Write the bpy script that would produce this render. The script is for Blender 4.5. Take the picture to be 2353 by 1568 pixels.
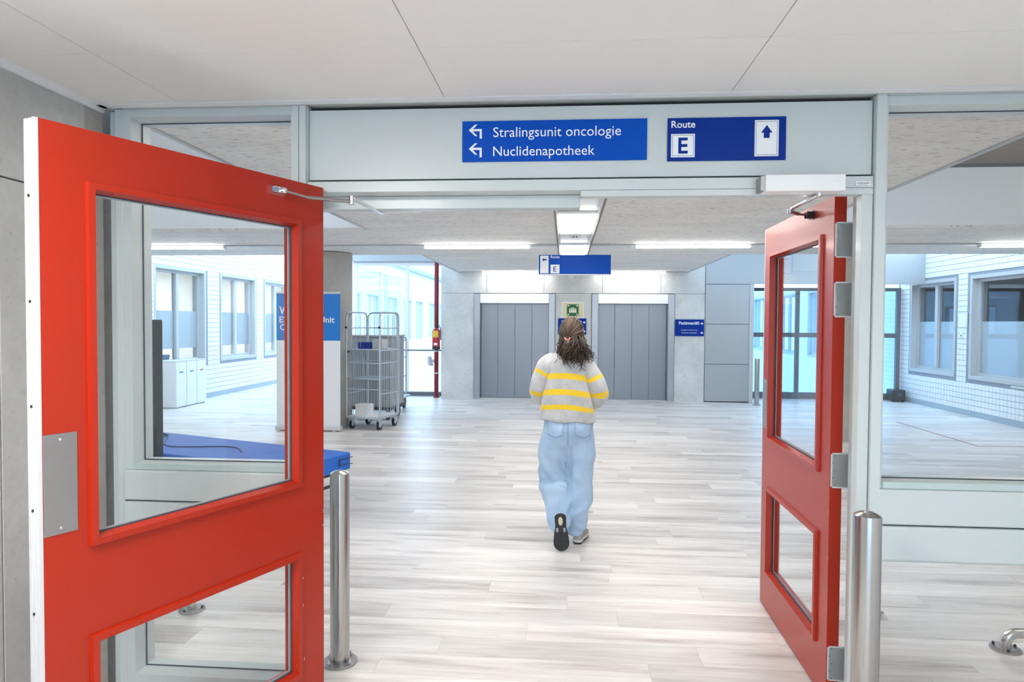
import bpy, math, random
from mathutils import Vector, Matrix, noise
from mathutils.bvhtree import BVHTree
R_ = math.radians
S = bpy.context.scene
C = S.collection
for o in list(bpy.data.objects):
    bpy.data.objects.remove(o, do_unlink=True)
random.seed(7)

# ---------------------------------------------------------------- camera
# world: X right along the partition, Y into the hall, Z up, camera 1.65 m above the floor
F, CX, CY, CAM_H = 1569.0, 1176.5, 784.0, 1.65      # focal length in px of a 2353x1568 frame
yc = Vector(((1299.0 - CX) / F, -(742.0 - CY) / F, -1.0)).normalized()
uc = Vector((0.006, 1.0, 0.0)); uc.z = -(uc.x * yc.x + uc.y * yc.y) / yc.z
zc = uc.normalized(); xc = yc.cross(zc)
cam_d = bpy.data.cameras.new('camera'); cam = bpy.data.objects.new('camera', cam_d); C.objects.link(cam)
cam_d.sensor_fit = 'HORIZONTAL'; cam_d.sensor_width = 36.0; cam_d.lens = 36.0 * F / 2353.0
cam_d.clip_start = 0.02; cam_d.clip_end = 300
cam.matrix_world = Matrix.Translation((0, 0, CAM_H)) @ Matrix((xc, yc, zc)).to_4x4()
S.camera = cam

# ---------------------------------------------------------------- light and exposure
W = bpy.data.worlds.new('overcast_sky'); S.world = W; W.use_nodes = True
bg = W.node_tree.nodes['Background']
bg.inputs[0].default_value = (0.58, 0.79, 1.0, 1); bg.inputs[1].default_value = 3.0
S.view_settings.view_transform = 'Standard'; S.view_settings.look = 'None'
S.view_settings.exposure = 0.62; S.view_settings.gamma = 1.0; S.view_settings.use_curve_mapping = False
L_STRIP, L_TROUGH, L_PANEL = 27.0, 8.5, 6.8   # radiance of the strip, trough and panel lamps
LAMP_COL = (1.0, 0.955, 0.90)

# ---------------------------------------------------------------- helpers
class MB:
    """collects simple solids; build() links them as ONE mesh object"""
    def __init__(s): s.v = []; s.f = []; s.a = None
    def add(s, vs, fs):
        n = len(s.v); s.v += [tuple(p) for p in vs]; s.f += [tuple(i + n for i in f) for f in fs]; return s
    def box(s, x0, x1, y0, y1, z0, z1):
        x0, x1 = sorted((x0, x1)); y0, y1 = sorted((y0, y1)); z0, z1 = sorted((z0, z1))
        return s.add([(x0,y0,z0),(x1,y0,z0),(x1,y1,z0),(x0,y1,z0),(x0,y0,z1),(x1,y0,z1),(x1,y1,z1),(x0,y1,z1)],
                     [(0,3,2,1),(4,5,6,7),(0,1,5,4),(1,2,6,5),(2,3,7,6),(3,0,4,7)])
    def prism(s, pts, a0, a1, axis='y'):
        """pts: 2D polygon (counter-clockwise seen from the front, -axis side); extruded from a0 to a1"""
        n = len(pts)
        def P(p, a):
            return (p[0], a, p[1]) if axis == 'y' else ((a, p[0], p[1]) if axis == 'x' else (p[0], p[1], a))
        vs = [P(p, a0) for p in pts] + [P(p, a1) for p in pts]
        fs = [tuple(range(n)), tuple(range(2*n-1, n-1, -1))] + [(i, i+n, (i+1)%n+n, (i+1)%n) for i in range(n)]
        return s.add(vs, fs)
    def tube(s, path, r, n=10, caps=True, flat=1.0):
        path = [Vector(p) for p in path]; m = len(path)
        rs = r if isinstance(r, (list, tuple)) else [r]*m
        t0 = (path[1]-path[0]).normalized()
        up = Vector((0,0,1)) if abs(t0.z) < .9 else Vector((1,0,0))
        nrm = (up - t0*up.dot(t0)).normalized(); vs = []; fs = []
        for i, p in enumerate(path):
            t = (path[min(i+1,m-1)] - path[max(i-1,0)]).normalized()
            nrm = (nrm - t*nrm.dot(t)).normalized(); b = t.cross(nrm)
            for k in range(n):
                a = 2*math.pi*k/n
                vs.append(p + (nrm*math.cos(a)*flat + b*math.sin(a))*rs[i])
        for i in range(m-1):
            for k in range(n):
                k2 = (k+1) % n
                fs.append((i*n+k, i*n+k2, (i+1)*n+k2, (i+1)*n+k))
        if caps: fs += [tuple(range(n-1,-1,-1)), tuple(range((m-1)*n, m*n))]
        return s.add(vs, fs)
    def cyl(s, p0, p1, r, n=20): return s.tube([p0, p1], r, n)
    def lathe(s, prof, c=(0,0), n=32):
        """prof: [(radius, z)] from bottom to top around a vertical axis"""
        vs = []; fs = []; m = len(prof)
        for r, z in prof:
            for k in range(n):
                a = 2*math.pi*k/n; vs.append((c[0]+r*math.cos(a), c[1]+r*math.sin(a), z))
        for i in range(m-1):
            for k in range(n):
                k2 = (k+1) % n; fs.append((i*n+k, i*n+k2, (i+1)*n+k2, (i+1)*n+k))
        fs += [tuple(range(n-1,-1,-1)), tuple(range((m-1)*n, m*n))]
        return s.add(vs, fs)
    def loft(s, rings, caps=True):
        n = len(rings[0]); vs = [p for r in rings for p in r]; fs = []
        for i in range(len(rings)-1):
            for k in range(n):
                k2 = (k+1) % n; fs.append((i*n+k, i*n+k2, (i+1)*n+k2, (i+1)*n+k))
        if caps: fs += [tuple(range(n-1,-1,-1)), tuple(range((len(rings)-1)*n, len(rings)*n))]
        return s.add(vs, fs)
    def ball(s, c, rx, ry, rz, nu=24, nv=14):
        rings = []
        for j in range(1, nv):
            t = math.pi*j/nv - math.pi/2
            rings.append([(c[0]+rx*math.cos(t)*math.cos(2*math.pi*k/nu), c[1]+ry*math.cos(t)*math.sin(2*math.pi*k/nu), c[2]+rz*math.sin(t)) for k in range(nu)])
        return s.loft(rings)
    def mesh(s, name, mat, smooth=False):
        me = bpy.data.meshes.new(name); me.from_pydata(s.v, [], s.f); me.update()
        if mat: me.materials.append(mat)
        if smooth:
            me.shade_smooth(); me.set_sharp_from_angle(angle=R_(35))
        return me
    def build(s, name, mat, parent=None, smooth=False, bevel=0.0):
        o = bpy.data.objects.new(name, s.mesh(name, mat, smooth)); C.objects.link(o)
        if parent is not None: o.parent = parent
        if bevel:
            m = o.modifiers.new('bevel', 'BEVEL'); m.width = bevel; m.segments = 2; m.limit_method = 'ANGLE'; m.harden_normals = False
        return o
def box(*a): return MB().box(*a)
def inst(name, me, parent, loc=(0,0,0), rz=0.0, kind=None):
    o = bpy.data.objects.new(name, me); C.objects.link(o); o.parent = parent; o.location = loc; o.rotation_euler = (0,0,rz)
    if kind: o['kind'] = kind
    return o
def thing(name, label, cat, loc=(0,0,0), rz=0.0, group=None):
    o = bpy.data.objects.new(name, None); C.objects.link(o); o.empty_display_size = .1
    o.location = loc; o.rotation_euler = (0,0,rz); o['label'] = label; o['category'] = cat
    if group: o['group'] = group
    return o
def tag(o, label, cat, group=None):
    o['label'] = label; o['category'] = cat
    if group: o['group'] = group
    return o
def struct(o, label=None, cat=None):
    o['kind'] = 'structure'
    if label: o['label'] = label
    if cat: o['category'] = cat
    return o
def sroot(name, label, cat, loc=(0,0,0), rz=0.0):
    return struct(thing(name, label, cat, loc, rz))
def apply_mods(o):
    dg = bpy.context.evaluated_depsgraph_get(); dg.update()
    me = bpy.data.meshes.new_from_object(o.evaluated_get(dg)); o.modifiers.clear(); old = o.data; o.data = me
    bpy.data.meshes.remove(old); return o
def text(body, parent, mat, x0, x1, zb, y, bold=0.0, name='lettering', depth=.0006, height=None):
    """flat print facing -Y between x0 and x1 on the baseline zb"""
    cu = bpy.data.curves.new('t', 'FONT'); cu.body = body; cu.size = 1.0; cu.offset = bold; cu.extrude = .01; cu.resolution_u = 3
    t = bpy.data.objects.new('t', cu); C.objects.link(t)
    dg = bpy.context.evaluated_depsgraph_get(); dg.update()
    me = bpy.data.meshes.new_from_object(t.evaluated_get(dg)); bpy.data.objects.remove(t); bpy.data.curves.remove(cu)
    xs = [v.co.x for v in me.vertices]; k = (x1-x0)/(max(xs)-min(xs)); kz = k
    if height: kz = height / max(v.co.y for v in me.vertices)
    mx = min(xs)
    for v in me.vertices:
        v.co = Vector(((v.co.x-mx)*k + x0, y - (v.co.z/.01+1)*.5*depth, v.co.y*kz + zb))
    me.materials.clear(); me.materials.append(mat)
    o = bpy.data.objects.new(name, me); C.objects.link(o); o.parent = parent
    return o

# ---------------------------------------------------------------- materials
def nodes(name):
    m = bpy.data.materials.new(name); m.use_nodes = True
    nt = m.node_tree; return m, nt, nt.nodes['Principled BSDF']
def N(nt, t, **kw):
    n = nt.nodes.new(t)
    for k, v in kw.items(): setattr(n, k, v)
    return n
def mat(name, col, rough=.5, metal=0.0, coat=0.0, spec=.5, var=0.0, vscale=6.0, bump=0.0, bscale=60.0, sheen=0.0, trans=0.0, aniso=0.0):
    m, nt, b = nodes(name)
    b.inputs['Base Color'].default_value = (*col, 1); b.inputs['Roughness'].default_value = rough
    b.inputs['Metallic'].default_value = metal; b.inputs['Coat Weight'].default_value = coat; b.inputs['Coat Roughness'].default_value = .12
    b.inputs['Specular IOR Level'].default_value = spec; b.inputs['Sheen Weight'].default_value = sheen
    b.inputs['Transmission Weight'].default_value = trans; b.inputs['Anisotropic'].default_value = aniso
    tc = N(nt, 'ShaderNodeTexCoord')
    if var:
        n = N(nt, 'ShaderNodeTexNoise'); n.inputs['Scale'].default_value = vscale; n.inputs['Detail'].default_value = 5
        nt.links.new(tc.outputs['Object'], n.inputs['Vector'])
        r = N(nt, 'ShaderNodeValToRGB'); r.color_ramp.elements[0].position = .3; r.color_ramp.elements[1].position = .7
        r.color_ramp.elements[0].color = (*[c*(1-var) for c in col], 1); r.color_ramp.elements[1].color = (*[min(1, c*(1+var*.6)) for c in col], 1)
        nt.links.new(n.outputs['Fac'], r.inputs['Fac']); nt.links.new(r.outputs['Color'], b.inputs['Base Color'])
    if bump:
        n = N(nt, 'ShaderNodeTexNoise'); n.inputs['Scale'].default_value = bscale; n.inputs['Detail'].default_value = 4
        nt.links.new(tc.outputs['Object'], n.inputs['Vector'])
        bp = N(nt, 'ShaderNodeBump'); bp.inputs['Strength'].default_value = bump; bp.inputs['Distance'].default_value = .003
        nt.links.new(n.outputs['Fac'], bp.inputs['Height']); nt.links.new(bp.outputs['Normal'], b.inputs['Normal'])
    return m
def emit(name, col, s):
    m, nt, b = nodes(name)
    b.inputs['Base Color'].default_value = (.9,.9,.9,1); b.inputs['Emission Color'].default_value = (*col, 1); b.inputs['Emission Strength'].default_value = s
    return m
def glass(name, tint=(.97,.985,.98), refl=1.0, rough=0.0):
    m = bpy.data.materials.new(name); m.use_nodes = True; nt = m.node_tree; nt.nodes.clear()
    out = N(nt,'ShaderNodeOutputMaterial'); tr = N(nt,'ShaderNodeBsdfTransparent'); gl = N(nt,'ShaderNodeBsdfGlossy'); mx = N(nt,'ShaderNodeMixShader')
    fr = N(nt,'ShaderNodeFresnel'); ge = N(nt,'ShaderNodeNewGeometry'); mr = N(nt,'ShaderNodeMapRange'); mu = N(nt,'ShaderNodeMath', operation='MULTIPLY')
    mr.inputs['To Min'].default_value = 1.5; mr.inputs['To Max'].default_value = 1/1.5     # same reflectance on both faces of the pane
    nt.links.new(ge.outputs['Backfacing'], mr.inputs['Value']); nt.links.new(mr.outputs['Result'], fr.inputs['IOR'])
    tr.inputs['Color'].default_value = (*tint, 1); gl.inputs['Roughness'].default_value = rough
    mu.inputs[1].default_value = refl; nt.links.new(fr.outputs['Fac'], mu.inputs[0]); nt.links.new(mu.outputs[0], mx.inputs['Fac'])
    nt.links.new(tr.outputs[0], mx.inputs[1]); nt.links.new(gl.outputs[0], mx.inputs[2]); nt.links.new(mx.outputs[0], out.inputs['Surface'])
    return m
def concrete(name, base, streak=False, pits=.35, scale=1.0, stain=.16):
    m, nt, b = nodes(name); b.inputs['Roughness'].default_value = .75; b.inputs['Specular IOR Level'].default_value = .3
    ge = N(nt,'ShaderNodeNewGeometry'); mp = N(nt,'ShaderNodeMapping'); nt.links.new(ge.outputs['Position'], mp.inputs['Vector'])
    mp.inputs['Scale'].default_value = (.55, 2.6, 1) if streak else (1,1,1)
    n1 = N(nt,'ShaderNodeTexNoise'); n1.inputs['Scale'].default_value = 1.5*scale; n1.inputs['Detail'].default_value = 8; n1.inputs['Roughness'].default_value = .62
    n2 = N(nt,'ShaderNodeTexNoise'); n2.inputs['Scale'].default_value = 24*scale; n2.inputs['Detail'].default_value = 5
    vo = N(nt,'ShaderNodeTexNoise'); vo.inputs['Scale'].default_value = (26 if streak else 34)*scale; vo.inputs['Detail'].default_value = 2
    for n in (n1, n2, vo): nt.links.new(mp.outputs['Vector'], n.inputs['Vector'])
    r1 = N(nt,'ShaderNodeValToRGB'); r1.color_ramp.elements[0].position = .3; r1.color_ramp.elements[1].position = .72
    r1.color_ramp.elements[0].color = (*[c*(1-stain) for c in base],1); r1.color_ramp.elements[1].color = (*[min(1,c*1.08) for c in base],1)
    r2 = N(nt,'ShaderNodeValToRGB'); r2.color_ramp.elements[0].position = .33 if streak else .25; r2.color_ramp.elements[1].position = .40 if streak else .34
    r2.color_ramp.elements[0].color = (1-pits,)*3+(1,); r2.color_ramp.elements[1].color = (1,1,1,1)
    r3 = N(nt,'ShaderNodeValToRGB'); r3.color_ramp.elements[0].color = (.9,.9,.9,1); r3.color_ramp.elements[1].color = (1.06,1.06,1.06,1)
    nt.links.new(n1.outputs['Fac'], r1.inputs['Fac']); nt.links.new(vo.outputs['Fac'], r2.inputs['Fac']); nt.links.new(n2.outputs['Fac'], r3.inputs['Fac'])
    m1 = N(nt,'ShaderNodeMixRGB', blend_type='MULTIPLY'); m1.inputs[0].default_value = 1
    m2 = N(nt,'ShaderNodeMixRGB', blend_type='MULTIPLY'); m2.inputs[0].default_value = 1
    nt.links.new(r1.outputs[0], m1.inputs[1]); nt.links.new(r2.outputs[0], m1.inputs[2]); nt.links.new(m1.outputs[0], m2.inputs[1]); nt.links.new(r3.outputs[0], m2.inputs[2])
    nt.links.new(m2.outputs[0], b.inputs['Base Color'])
    bp = N(nt,'ShaderNodeBump'); bp.inputs['Strength'].default_value = .25; bp.inputs['Distance'].default_value = .004
    nt.links.new(r2.outputs[0], bp.inputs['Height']); nt.links.new(bp.outputs[0], b.inputs['Normal'])
    return m
def plank_mat():
    m, nt, b = nodes('whitewashed_vinyl_plank')
    b.inputs['Roughness'].default_value = .34; b.inputs['Specular IOR Level'].default_value = .45
    ge = N(nt,'ShaderNodeNewGeometry'); oi = N(nt,'ShaderNodeObjectInfo'); at = N(nt,'ShaderNodeAttribute', attribute_name='pr')
    ad = N(nt,'ShaderNodeMath', operation='ADD'); fr = N(nt,'ShaderNodeMath', operation='FRACT')
    nt.links.new(oi.outputs['Random'], ad.inputs[0]); nt.links.new(at.outputs['Fac'], ad.inputs[1]); nt.links.new(ad.outputs[0], fr.inputs[0])
    wv = N(nt,'ShaderNodeMath', operation='MULTIPLY'); wv.inputs[1].default_value = 40; nt.links.new(fr.outputs[0], wv.inputs[0])
    def strk(sx, sy, sc, det):
        mp = N(nt,'ShaderNodeMapping'); mp.inputs['Scale'].default_value = (sx, sy, 1); nt.links.new(ge.outputs['Position'], mp.inputs['Vector'])
        n = N(nt,'ShaderNodeTexNoise', noise_dimensions='4D'); n.inputs['Scale'].default_value = sc; n.inputs['Detail'].default_value = det; n.inputs['Roughness'].default_value = .6
        nt.links.new(mp.outputs[0], n.inputs['Vector']); nt.links.new(wv.outputs[0], n.inputs['W']); return n
    a = strk(.55, 5.5, 1.6, 4); c = strk(2.2, 60, 1.5, 4)
    r = N(nt,'ShaderNodeValToRGB'); e = r.color_ramp.elements
    e[0].position = .31; e[0].color = (.44,.405,.385,1); e[1].position = .66; e[1].color = (.80,.785,.77,1)
    x = r.color_ramp.elements.new(.47); x.color = (.69,.665,.645,1)
    nt.links.new(a.outputs['Fac'], r.inputs['Fac'])
    r2 = N(nt,'ShaderNodeValToRGB'); r2.color_ramp.elements[0].position = .28; r2.color_ramp.elements[1].position = .6
    r2.color_ramp.elements[0].color = (.83,.82,.81,1); r2.color_ramp.elements[1].color = (1.03,1.03,1.03,1); nt.links.new(c.outputs['Fac'], r2.inputs['Fac'])
    r3 = N(nt,'ShaderNodeMapRange'); r3.inputs['To Min'].default_value = .83; r3.inputs['To Max'].default_value = 1.10; nt.links.new(fr.outputs[0], r3.inputs['Value'])
    m1 = N(nt,'ShaderNodeMixRGB', blend_type='MULTIPLY'); m1.inputs[0].default_value = 1; nt.links.new(r.outputs[0], m1.inputs[1]); nt.links.new(r2.outputs[0], m1.inputs[2])
    m2 = N(nt,'ShaderNodeMixRGB', blend_type='MULTIPLY'); m2.inputs[0].default_value = 1; nt.links.new(m1.outputs[0], m2.inputs[1]); nt.links.new(r3.outputs[0], m2.inputs[2])
    nt.links.new(m2.outputs[0], b.inputs['Base Color']); return m
def brushed(name, col, rough, sx=1.0, sy=1.0, sz=60.0, amp=.12):
    m, nt, b = nodes(name); b.inputs['Metallic'].default_value = 1; b.inputs['Base Color'].default_value = (*col,1)
    tc = N(nt,'ShaderNodeTexCoord'); mp = N(nt,'ShaderNodeMapping'); mp.inputs['Scale'].default_value = (sx,sy,sz); nt.links.new(tc.outputs['Object'], mp.inputs['Vector'])
    n = N(nt,'ShaderNodeTexNoise'); n.inputs['Scale'].default_value = 4; n.inputs['Detail'].default_value = 4; nt.links.new(mp.outputs[0], n.inputs['Vector'])
    mr = N(nt,'ShaderNodeMapRange'); mr.inputs['To Min'].default_value = max(.05, rough-amp); mr.inputs['To Max'].default_value = rough+amp
    nt.links.new(n.outputs['Fac'], mr.inputs['Value']); nt.links.new(mr.outputs[0], b.inputs['Roughness']); return m
def tilewall(name):
    m, nt, b = nodes(name); b.inputs['Roughness'].default_value = .3
    ge = N(nt,'ShaderNodeNewGeometry'); sp = N(nt,'ShaderNodeSeparateXYZ'); cb = N(nt,'ShaderNodeCombineXYZ'); nt.links.new(ge.outputs['Position'], sp.inputs[0])
    nt.links.new(sp.outputs['Y'], cb.inputs['X']); nt.links.new(sp.outputs['Z'], cb.inputs['Y'])
    br = N(nt,'ShaderNodeTexBrick'); br.offset = 0; br.inputs['Scale'].default_value = 1; br.inputs['Brick Width'].default_value = .1; br.inputs['Row Height'].default_value = .1
    br.inputs['Mortar Size'].default_value = .003; br.inputs['Color1'].default_value = br.inputs['Color2'].default_value = (.84,.86,.88,1); br.inputs['Mortar'].default_value = (.5,.55,.6,1)
    nt.links.new(cb.outputs[0], br.inputs['Vector']); nt.links.new(br.outputs['Color'], b.inputs['Base Color']); return m

M_frame = mat('pale_grey_green_lacquer', (.56,.625,.635), .38, coat=.15)
M_panel = mat('transom_board', (.56,.625,.635), .34, coat=.2)
M_gap = mat('dark_joint', (.03,.035,.04), .8)
M_red = mat('red_door_lacquer', (.38,.018,.003), .34, coat=.14, spec=.38, bump=.05, bscale=380)
M_rubber = mat('dark_gasket', (.05,.06,.09), .6)
M_alu = mat('aluminium_edge', (.64,.65,.67), .4, metal=.25)
M_plate = brushed('brushed_plate', (.40,.395,.395), .42)
M_steel = brushed('stainless', (.66,.65,.63), .30, 1, 1, 1, .1)
M_steel_v = brushed('stainless_tube', (.46,.45,.44), .22, 30, 30, .6, .08)
M_hinge = mat('satin_hinge', (.62,.66,.69), .38, metal=.15)
M_chrome = mat('chromed_steel', (.72,.73,.74), .16, metal=1)
M_darkmetal = mat('dark_steel', (.05,.05,.055), .4, metal=.7)
M_galv = mat('galvanised_steel', (.55,.60,.64), .42, metal=.8)
M_white = mat('white_lacquer', (.82,.84,.86), .35)
M_ceil = mat('ceiling_tile_white', (.80,.80,.79), .85, bump=.08, bscale=500)
M_cof = mat('white_plaster', (.82,.84,.86), .7)
M_acous = mat('brown_grey_acoustic', (.30,.27,.24), .9, var=.08, vscale=20)
M_conc = concrete('grey_concrete', (.49,.505,.50), pits=.2, scale=1.3)
M_conc2 = concrete('light_concrete', (.68,.695,.685), pits=.14, stain=.2)
M_colc = concrete('column_concrete', (.46,.455,.43), pits=.2, scale=1.2)
M_slab = concrete('slab_concrete', (.84,.825,.80), streak=True, pits=.42, stain=.08)
M_glass = glass('clear_glass', (.985,.992,.99), .6)
M_glass_b = glass('tinted_glass', (.66,.84,.97), .8)
M_glass_g = glass('window_glass', (.92,.955,.98), .7)
M_frost = mat('frosted_film', (.80,.85,.88), .6, trans=.3)
M_plank = plank_mat()
M_under = mat('floor_screed', (.35,.33,.32), .8)
M_tile = mat('white_glazed_tile', (.83,.86,.89), .22)
M_grout = mat('grey_grout', (.26,.31,.37), .8)
M_tilew = tilewall('tiled_facade')
M_wframe = mat('window_frame_grey', (.50,.53,.55), .45)
M_wdark = mat('window_frame_dark', (.12,.14,.17), .45)
M_bluestrip = mat('blue_grey_skirting', (.36,.45,.52), .6)
M_blue = mat('sign_blue', (.001,.075,.48), .4, spec=.12)
M_blue2 = mat('sign_deep_blue', (.001,.030,.27), .35, spec=.15)
M_print = mat('white_print', (.85,.88,.92), .5)
M_black = mat('black_plastic', (.02,.022,.028), .4)
M_lift = brushed('lift_door_steel', (.29,.32,.37), .38, 40, 1, .5, .06)
M_liftf = brushed('lift_frame_steel', (.40,.44,.49), .36, 40, 1, .5, .06)
M_lifth = mat('lift_header_steel', (.78,.79,.80), .34, metal=.85)
M_cassette = mat('grey_metal_panel', (.42,.45,.475), .42, metal=.35)
M_strip = emit('strip_lamp', LAMP_COL, L_STRIP)
M_trough = emit('trough_lamp', LAMP_COL, L_TROUGH)
M_lpanel = emit('panel_lamp', LAMP_COL, L_PANEL)
M_lpanel_b = emit('panel_lamp_new_tube', LAMP_COL, L_PANEL*4.2)  # left panel raised so the red door's free edge glows
M_strip_l = emit('strip_lamp_dimmed', LAMP_COL, 13.0)
M_bayfill = emit('cove_lamp', LAMP_COL, 34.0)
M_teal = mat('green_glass_edge', (.47,.58,.585), .3)

# ================================================================ SETTING
XL, XR = -7.6, 7.33            # tiled side walls of the hall
ZC, ZH = 2.55, 2.72            # near ceiling, hall slab soffit
# ---- floor
floor = struct(box(-7.6, 7.33, -6, 15.7, -.2, -.004).box(-7.6, -4.75, 15.7, 19.6, -.2, -.004).build('floor', M_under), 'pale whitewashed wood-look plank floor', 'floor')
PW, PL = .2, 1.3
plank_me = box(.0005, PL-.0005, .0004, PW-.0004, -.004, 0).mesh('plank', M_plank)
rest = MB(); rest_r = []
rnd = random.Random(3)
r = 0; y = 2.9
while y < 19.5:
    off = rnd.random()*PL; x = XL - off; xend = XR if y < 15.6 else -4.75
    lo, hi = -.86*(y+.2)-.4, .70*(y+.2)+.4
    while x < xend:
        a, b = max(x, XL), min(x+PL, xend)
        if b - a > .02:
            if y < 7.45 and x > lo-PL and x < hi and a == x and b == x+PL:
                inst('plank', plank_me, floor, (x, y, 0))
            else:
                rest.box(a+.0005, b-.0005, y+.0004, min(y+PW, 15.7 if y < 15.6 else 19.6)-.0004, -.004, 0); rest_r += [rnd.random()]*6
        x += PL
    y += PW
y = -6
while y < 2.89:
    x = XL if False else -1.97 - rnd.random()*PL
    while x < 2.3:
        a, b = max(x, -1.97), min(x+PL, 2.3)
        rest.box(a+.0005, b-.0005, y+.0004, min(y+PW, 2.9)-.0004, -.004, 0); rest_r += [rnd.random()]*6
        x += PL
    y += PW
ro = rest.build('plank_field', M_plank, floor); ro['kind'] = 'stuff'
at = ro.data.attributes.new('pr', 'FLOAT', 'FACE'); at.data.foreach_set('value', rest_r)

# ---- corridor on the camera's side
ceil = sroot('ceiling', 'suspended ceiling of large white square tiles before the doors', 'ceiling', (0,0,ZC))
xs = [-1.955, -1.6, -.49, .635, 1.77, 2.29]; ys = [2.725, 2.22, 1.09, -.04, -1.17, -2.3, -3.43, -4.56, -5.69]
for i in range(5):
    for j in range(8):
        box(xs[i]+.0013, xs[i+1]-.0013, ys[j+1]+.0013, ys[j]-.0013, 0, .02).build('ceiling_tile', M_ceil, ceil, bevel=.0015)
box(-1.97, 2.3, -6, 3.0, .03, .08).build('backing_board', M_acous, ceil)
box(-1.97, 2.3, 2.728, 2.775, -.004, .02).build('edge_trim', M_white, ceil)
box(-1.97, -1.957, -6, 2.78, -.022, .02).build('edge_trim', M_white, ceil)
box(-1.957, -1.935, -6, 2.78, -.004, -.0005).build('edge_trim', M_white, ceil)
wl = sroot('wall_left', 'grey raw concrete wall with shuttering joints beside the red door', 'wall', (-1.97, 0, 0))
for y0, y1 in ((-6, -3.1), (-3.1, -.2), (-.2, 2.24), (2.24, 2.68)):
    for z0, z1 in ((0, 2.15), (2.15, 2.6)):
        box(-.2, 0, y0+.003, y1-.003, z0+.003 if z0 else 0, z1-.003).build('concrete_panel', M_conc, wl, bevel=.002)
box(-.2, -.035, -6, 2.98, 0, 2.62).build('core', M_conc, wl)
box(-.05, -.012, 2.685, 2.80, 0, 2.55).build('rough_joint', M_colc, wl)
wr = struct(box(2.3, 2.5, -6, 3.0, 0, 2.62).build('wall_right', M_cof), 'white wall of the corridor beyond the right side window', 'wall')
wbk = sroot('wall_back', 'glazed entrance front closing the corridor behind', 'wall', (0, -6.1, 0))  # unseen glazing, put in so sky light reaches the corridor
for x in (-2.0, -.9, .17, 1.24, 2.33): box(x-.04, x+.04, -.05, .05, 0, 2.62).build('post', M_frame, wbk)
for i in range(4):
    xa = (-2.0, -.9, .17, 1.24)[i]+.04; xb = (-.9, .17, 1.24, 2.33)[i]-.04
    box(xa, xb, -.05, .05, 0, .1).build('rail', M_frame, wbk); box(xa, xb, -.006, .006, .1, 2.6).build('glass_pane', M_glass, wbk)
for x, y, g in ((-1.18, .55, 0), (1.2, .55, 0), (.07, -1.75, 1), (.07, -4.0, 1)):
    lt = thing('ceiling_light', 'flat white panel lamp on the tiled ceiling before the doors', 'lamp', (x, y, ZC), 0, 'panel lamps of the corridor')
    w, d = (.28, .52) if not g else (.56, .28)
    MB().box(-w-.02, w+.02, -d-.02, d+.02, -.018, -.0005).build('housing', M_white, lt)
    box(-w, w, -d, d, -.021, -.0185).build('diffuser', M_lpanel_b if x < -1 else M_lpanel, lt)

# ---- partition with the double doorway
YF = 2.80
pt = sroot('wall_front', 'pale grey-green partition with transom board, side windows and double doorway', 'partition')
def pb(name, x0, x1, y0, y1, z0, z1, m=M_frame, bev=.002): return box(x0, x1, y0, y1, z0, z1).build(name, m, pt, bevel=bev)
pb('filler_board', -1.968, -1.930, 2.83, 2.92, 0, 2.55); pb('filler_board', -1.927, -1.894, 2.80, 2.92, 0, 2.55)
pb('frame_backing', -1.98, -1.86, 2.92, 2.95, 0, 2.6)
def ring(name, x0, x1, z0, z1, prof, m, parent, axis_flip=False):
    """mitred frame: closed profile [(inset, y)] swept round a rectangle"""
    mb = MB(); n = len(prof); vs = []; fs = []
    for ins, yy in prof:
        vs += [(x0+ins, yy, z0+ins), (x1-ins, yy, z0+ins), (x1-ins, yy, z1-ins), (x0+ins, yy, z1-ins)]
    for i in range(n):
        j = (i+1) % n
        for k in range(4):
            k2 = (k+1) % 4; f = (i*4+k, j*4+k, j*4+k2, i*4+k2)
            fs.append(f[::-1] if axis_flip else f)
    return mb.add(vs, fs).build(name, m, parent)
# left side window
GY = 2.875
def sidewindow(xa, xb, ztop, zs, zb1, zb2, post_l, bx0, bx1):
    ring('window_frame', xa-.045, xb+.002, zs-.03, ztop+.04, [(0,2.80),(.038,2.80),(.047,2.862),(.047,2.925),(0,2.96)], M_frame, pt)
    ring('window_frame', xa-.045, xb+.002, .07, zb2+.03, [(0,2.80),(.038,2.80),(.047,2.862),(.047,2.925),(0,2.96)], M_frame, pt)
    ring('gasket', xa-.001, xb-.042, zs+.014, ztop-.004, [(0,2.861),(.007,2.861),(.007,2.866),(0,2.866)], M_rubber, pt)
    ring('gasket', xa-.001, xb-.042, .114, zb2-.014, [(0,2.861),(.007,2.861),(.007,2.866),(0,2.866)], M_rubber, pt)
    pb('glass_pane', xa-.004, xb-.036, 2.868, 2.876, zs+.004, ztop+.002, M_glass, 0); pb('glass_pane', xa-.004, xb-.036, 2.868, 2.876, .108, zb2-.006, M_glass, 0)
    pb('cross_board', bx0, bx1, 2.782, 2.85, zb1+.003, zs-.012, M_frame, .008); pb('cross_board', bx0, bx1, 2.782, 2.85, zb2, zb1-.003, M_frame, .008)
    pb('glass_seat', xa-.004, bx1-.002, 2.792, 2.7995, zs-.011, zs+.016, M_teal, .001)
    pb('cross_rail', xa-.04, xb, 2.85, 2.955, zb2+.004, zs-.004)
    pb('bottom_rail', xa-.045, xb, 2.80, 2.96, 0, .07)
sidewindow(-1.848, -1.100, 2.512, 1.018, .872, .75, 0, -1.894, -1.147)
sidewindow(1.262, 2.285, 2.505, 1.012, .856, .715, 0, 1.236, 2.29)
pb('post', -1.146, -1.114, 2.785, 2.97, 0, 2.55); pb('post', -1.112, -1.083, 2.785, 2.97, 0, 2.55)
pb('jamb', -1.1115, -1.0835, 2.9705, 2.98, 0, 2.189)
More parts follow.
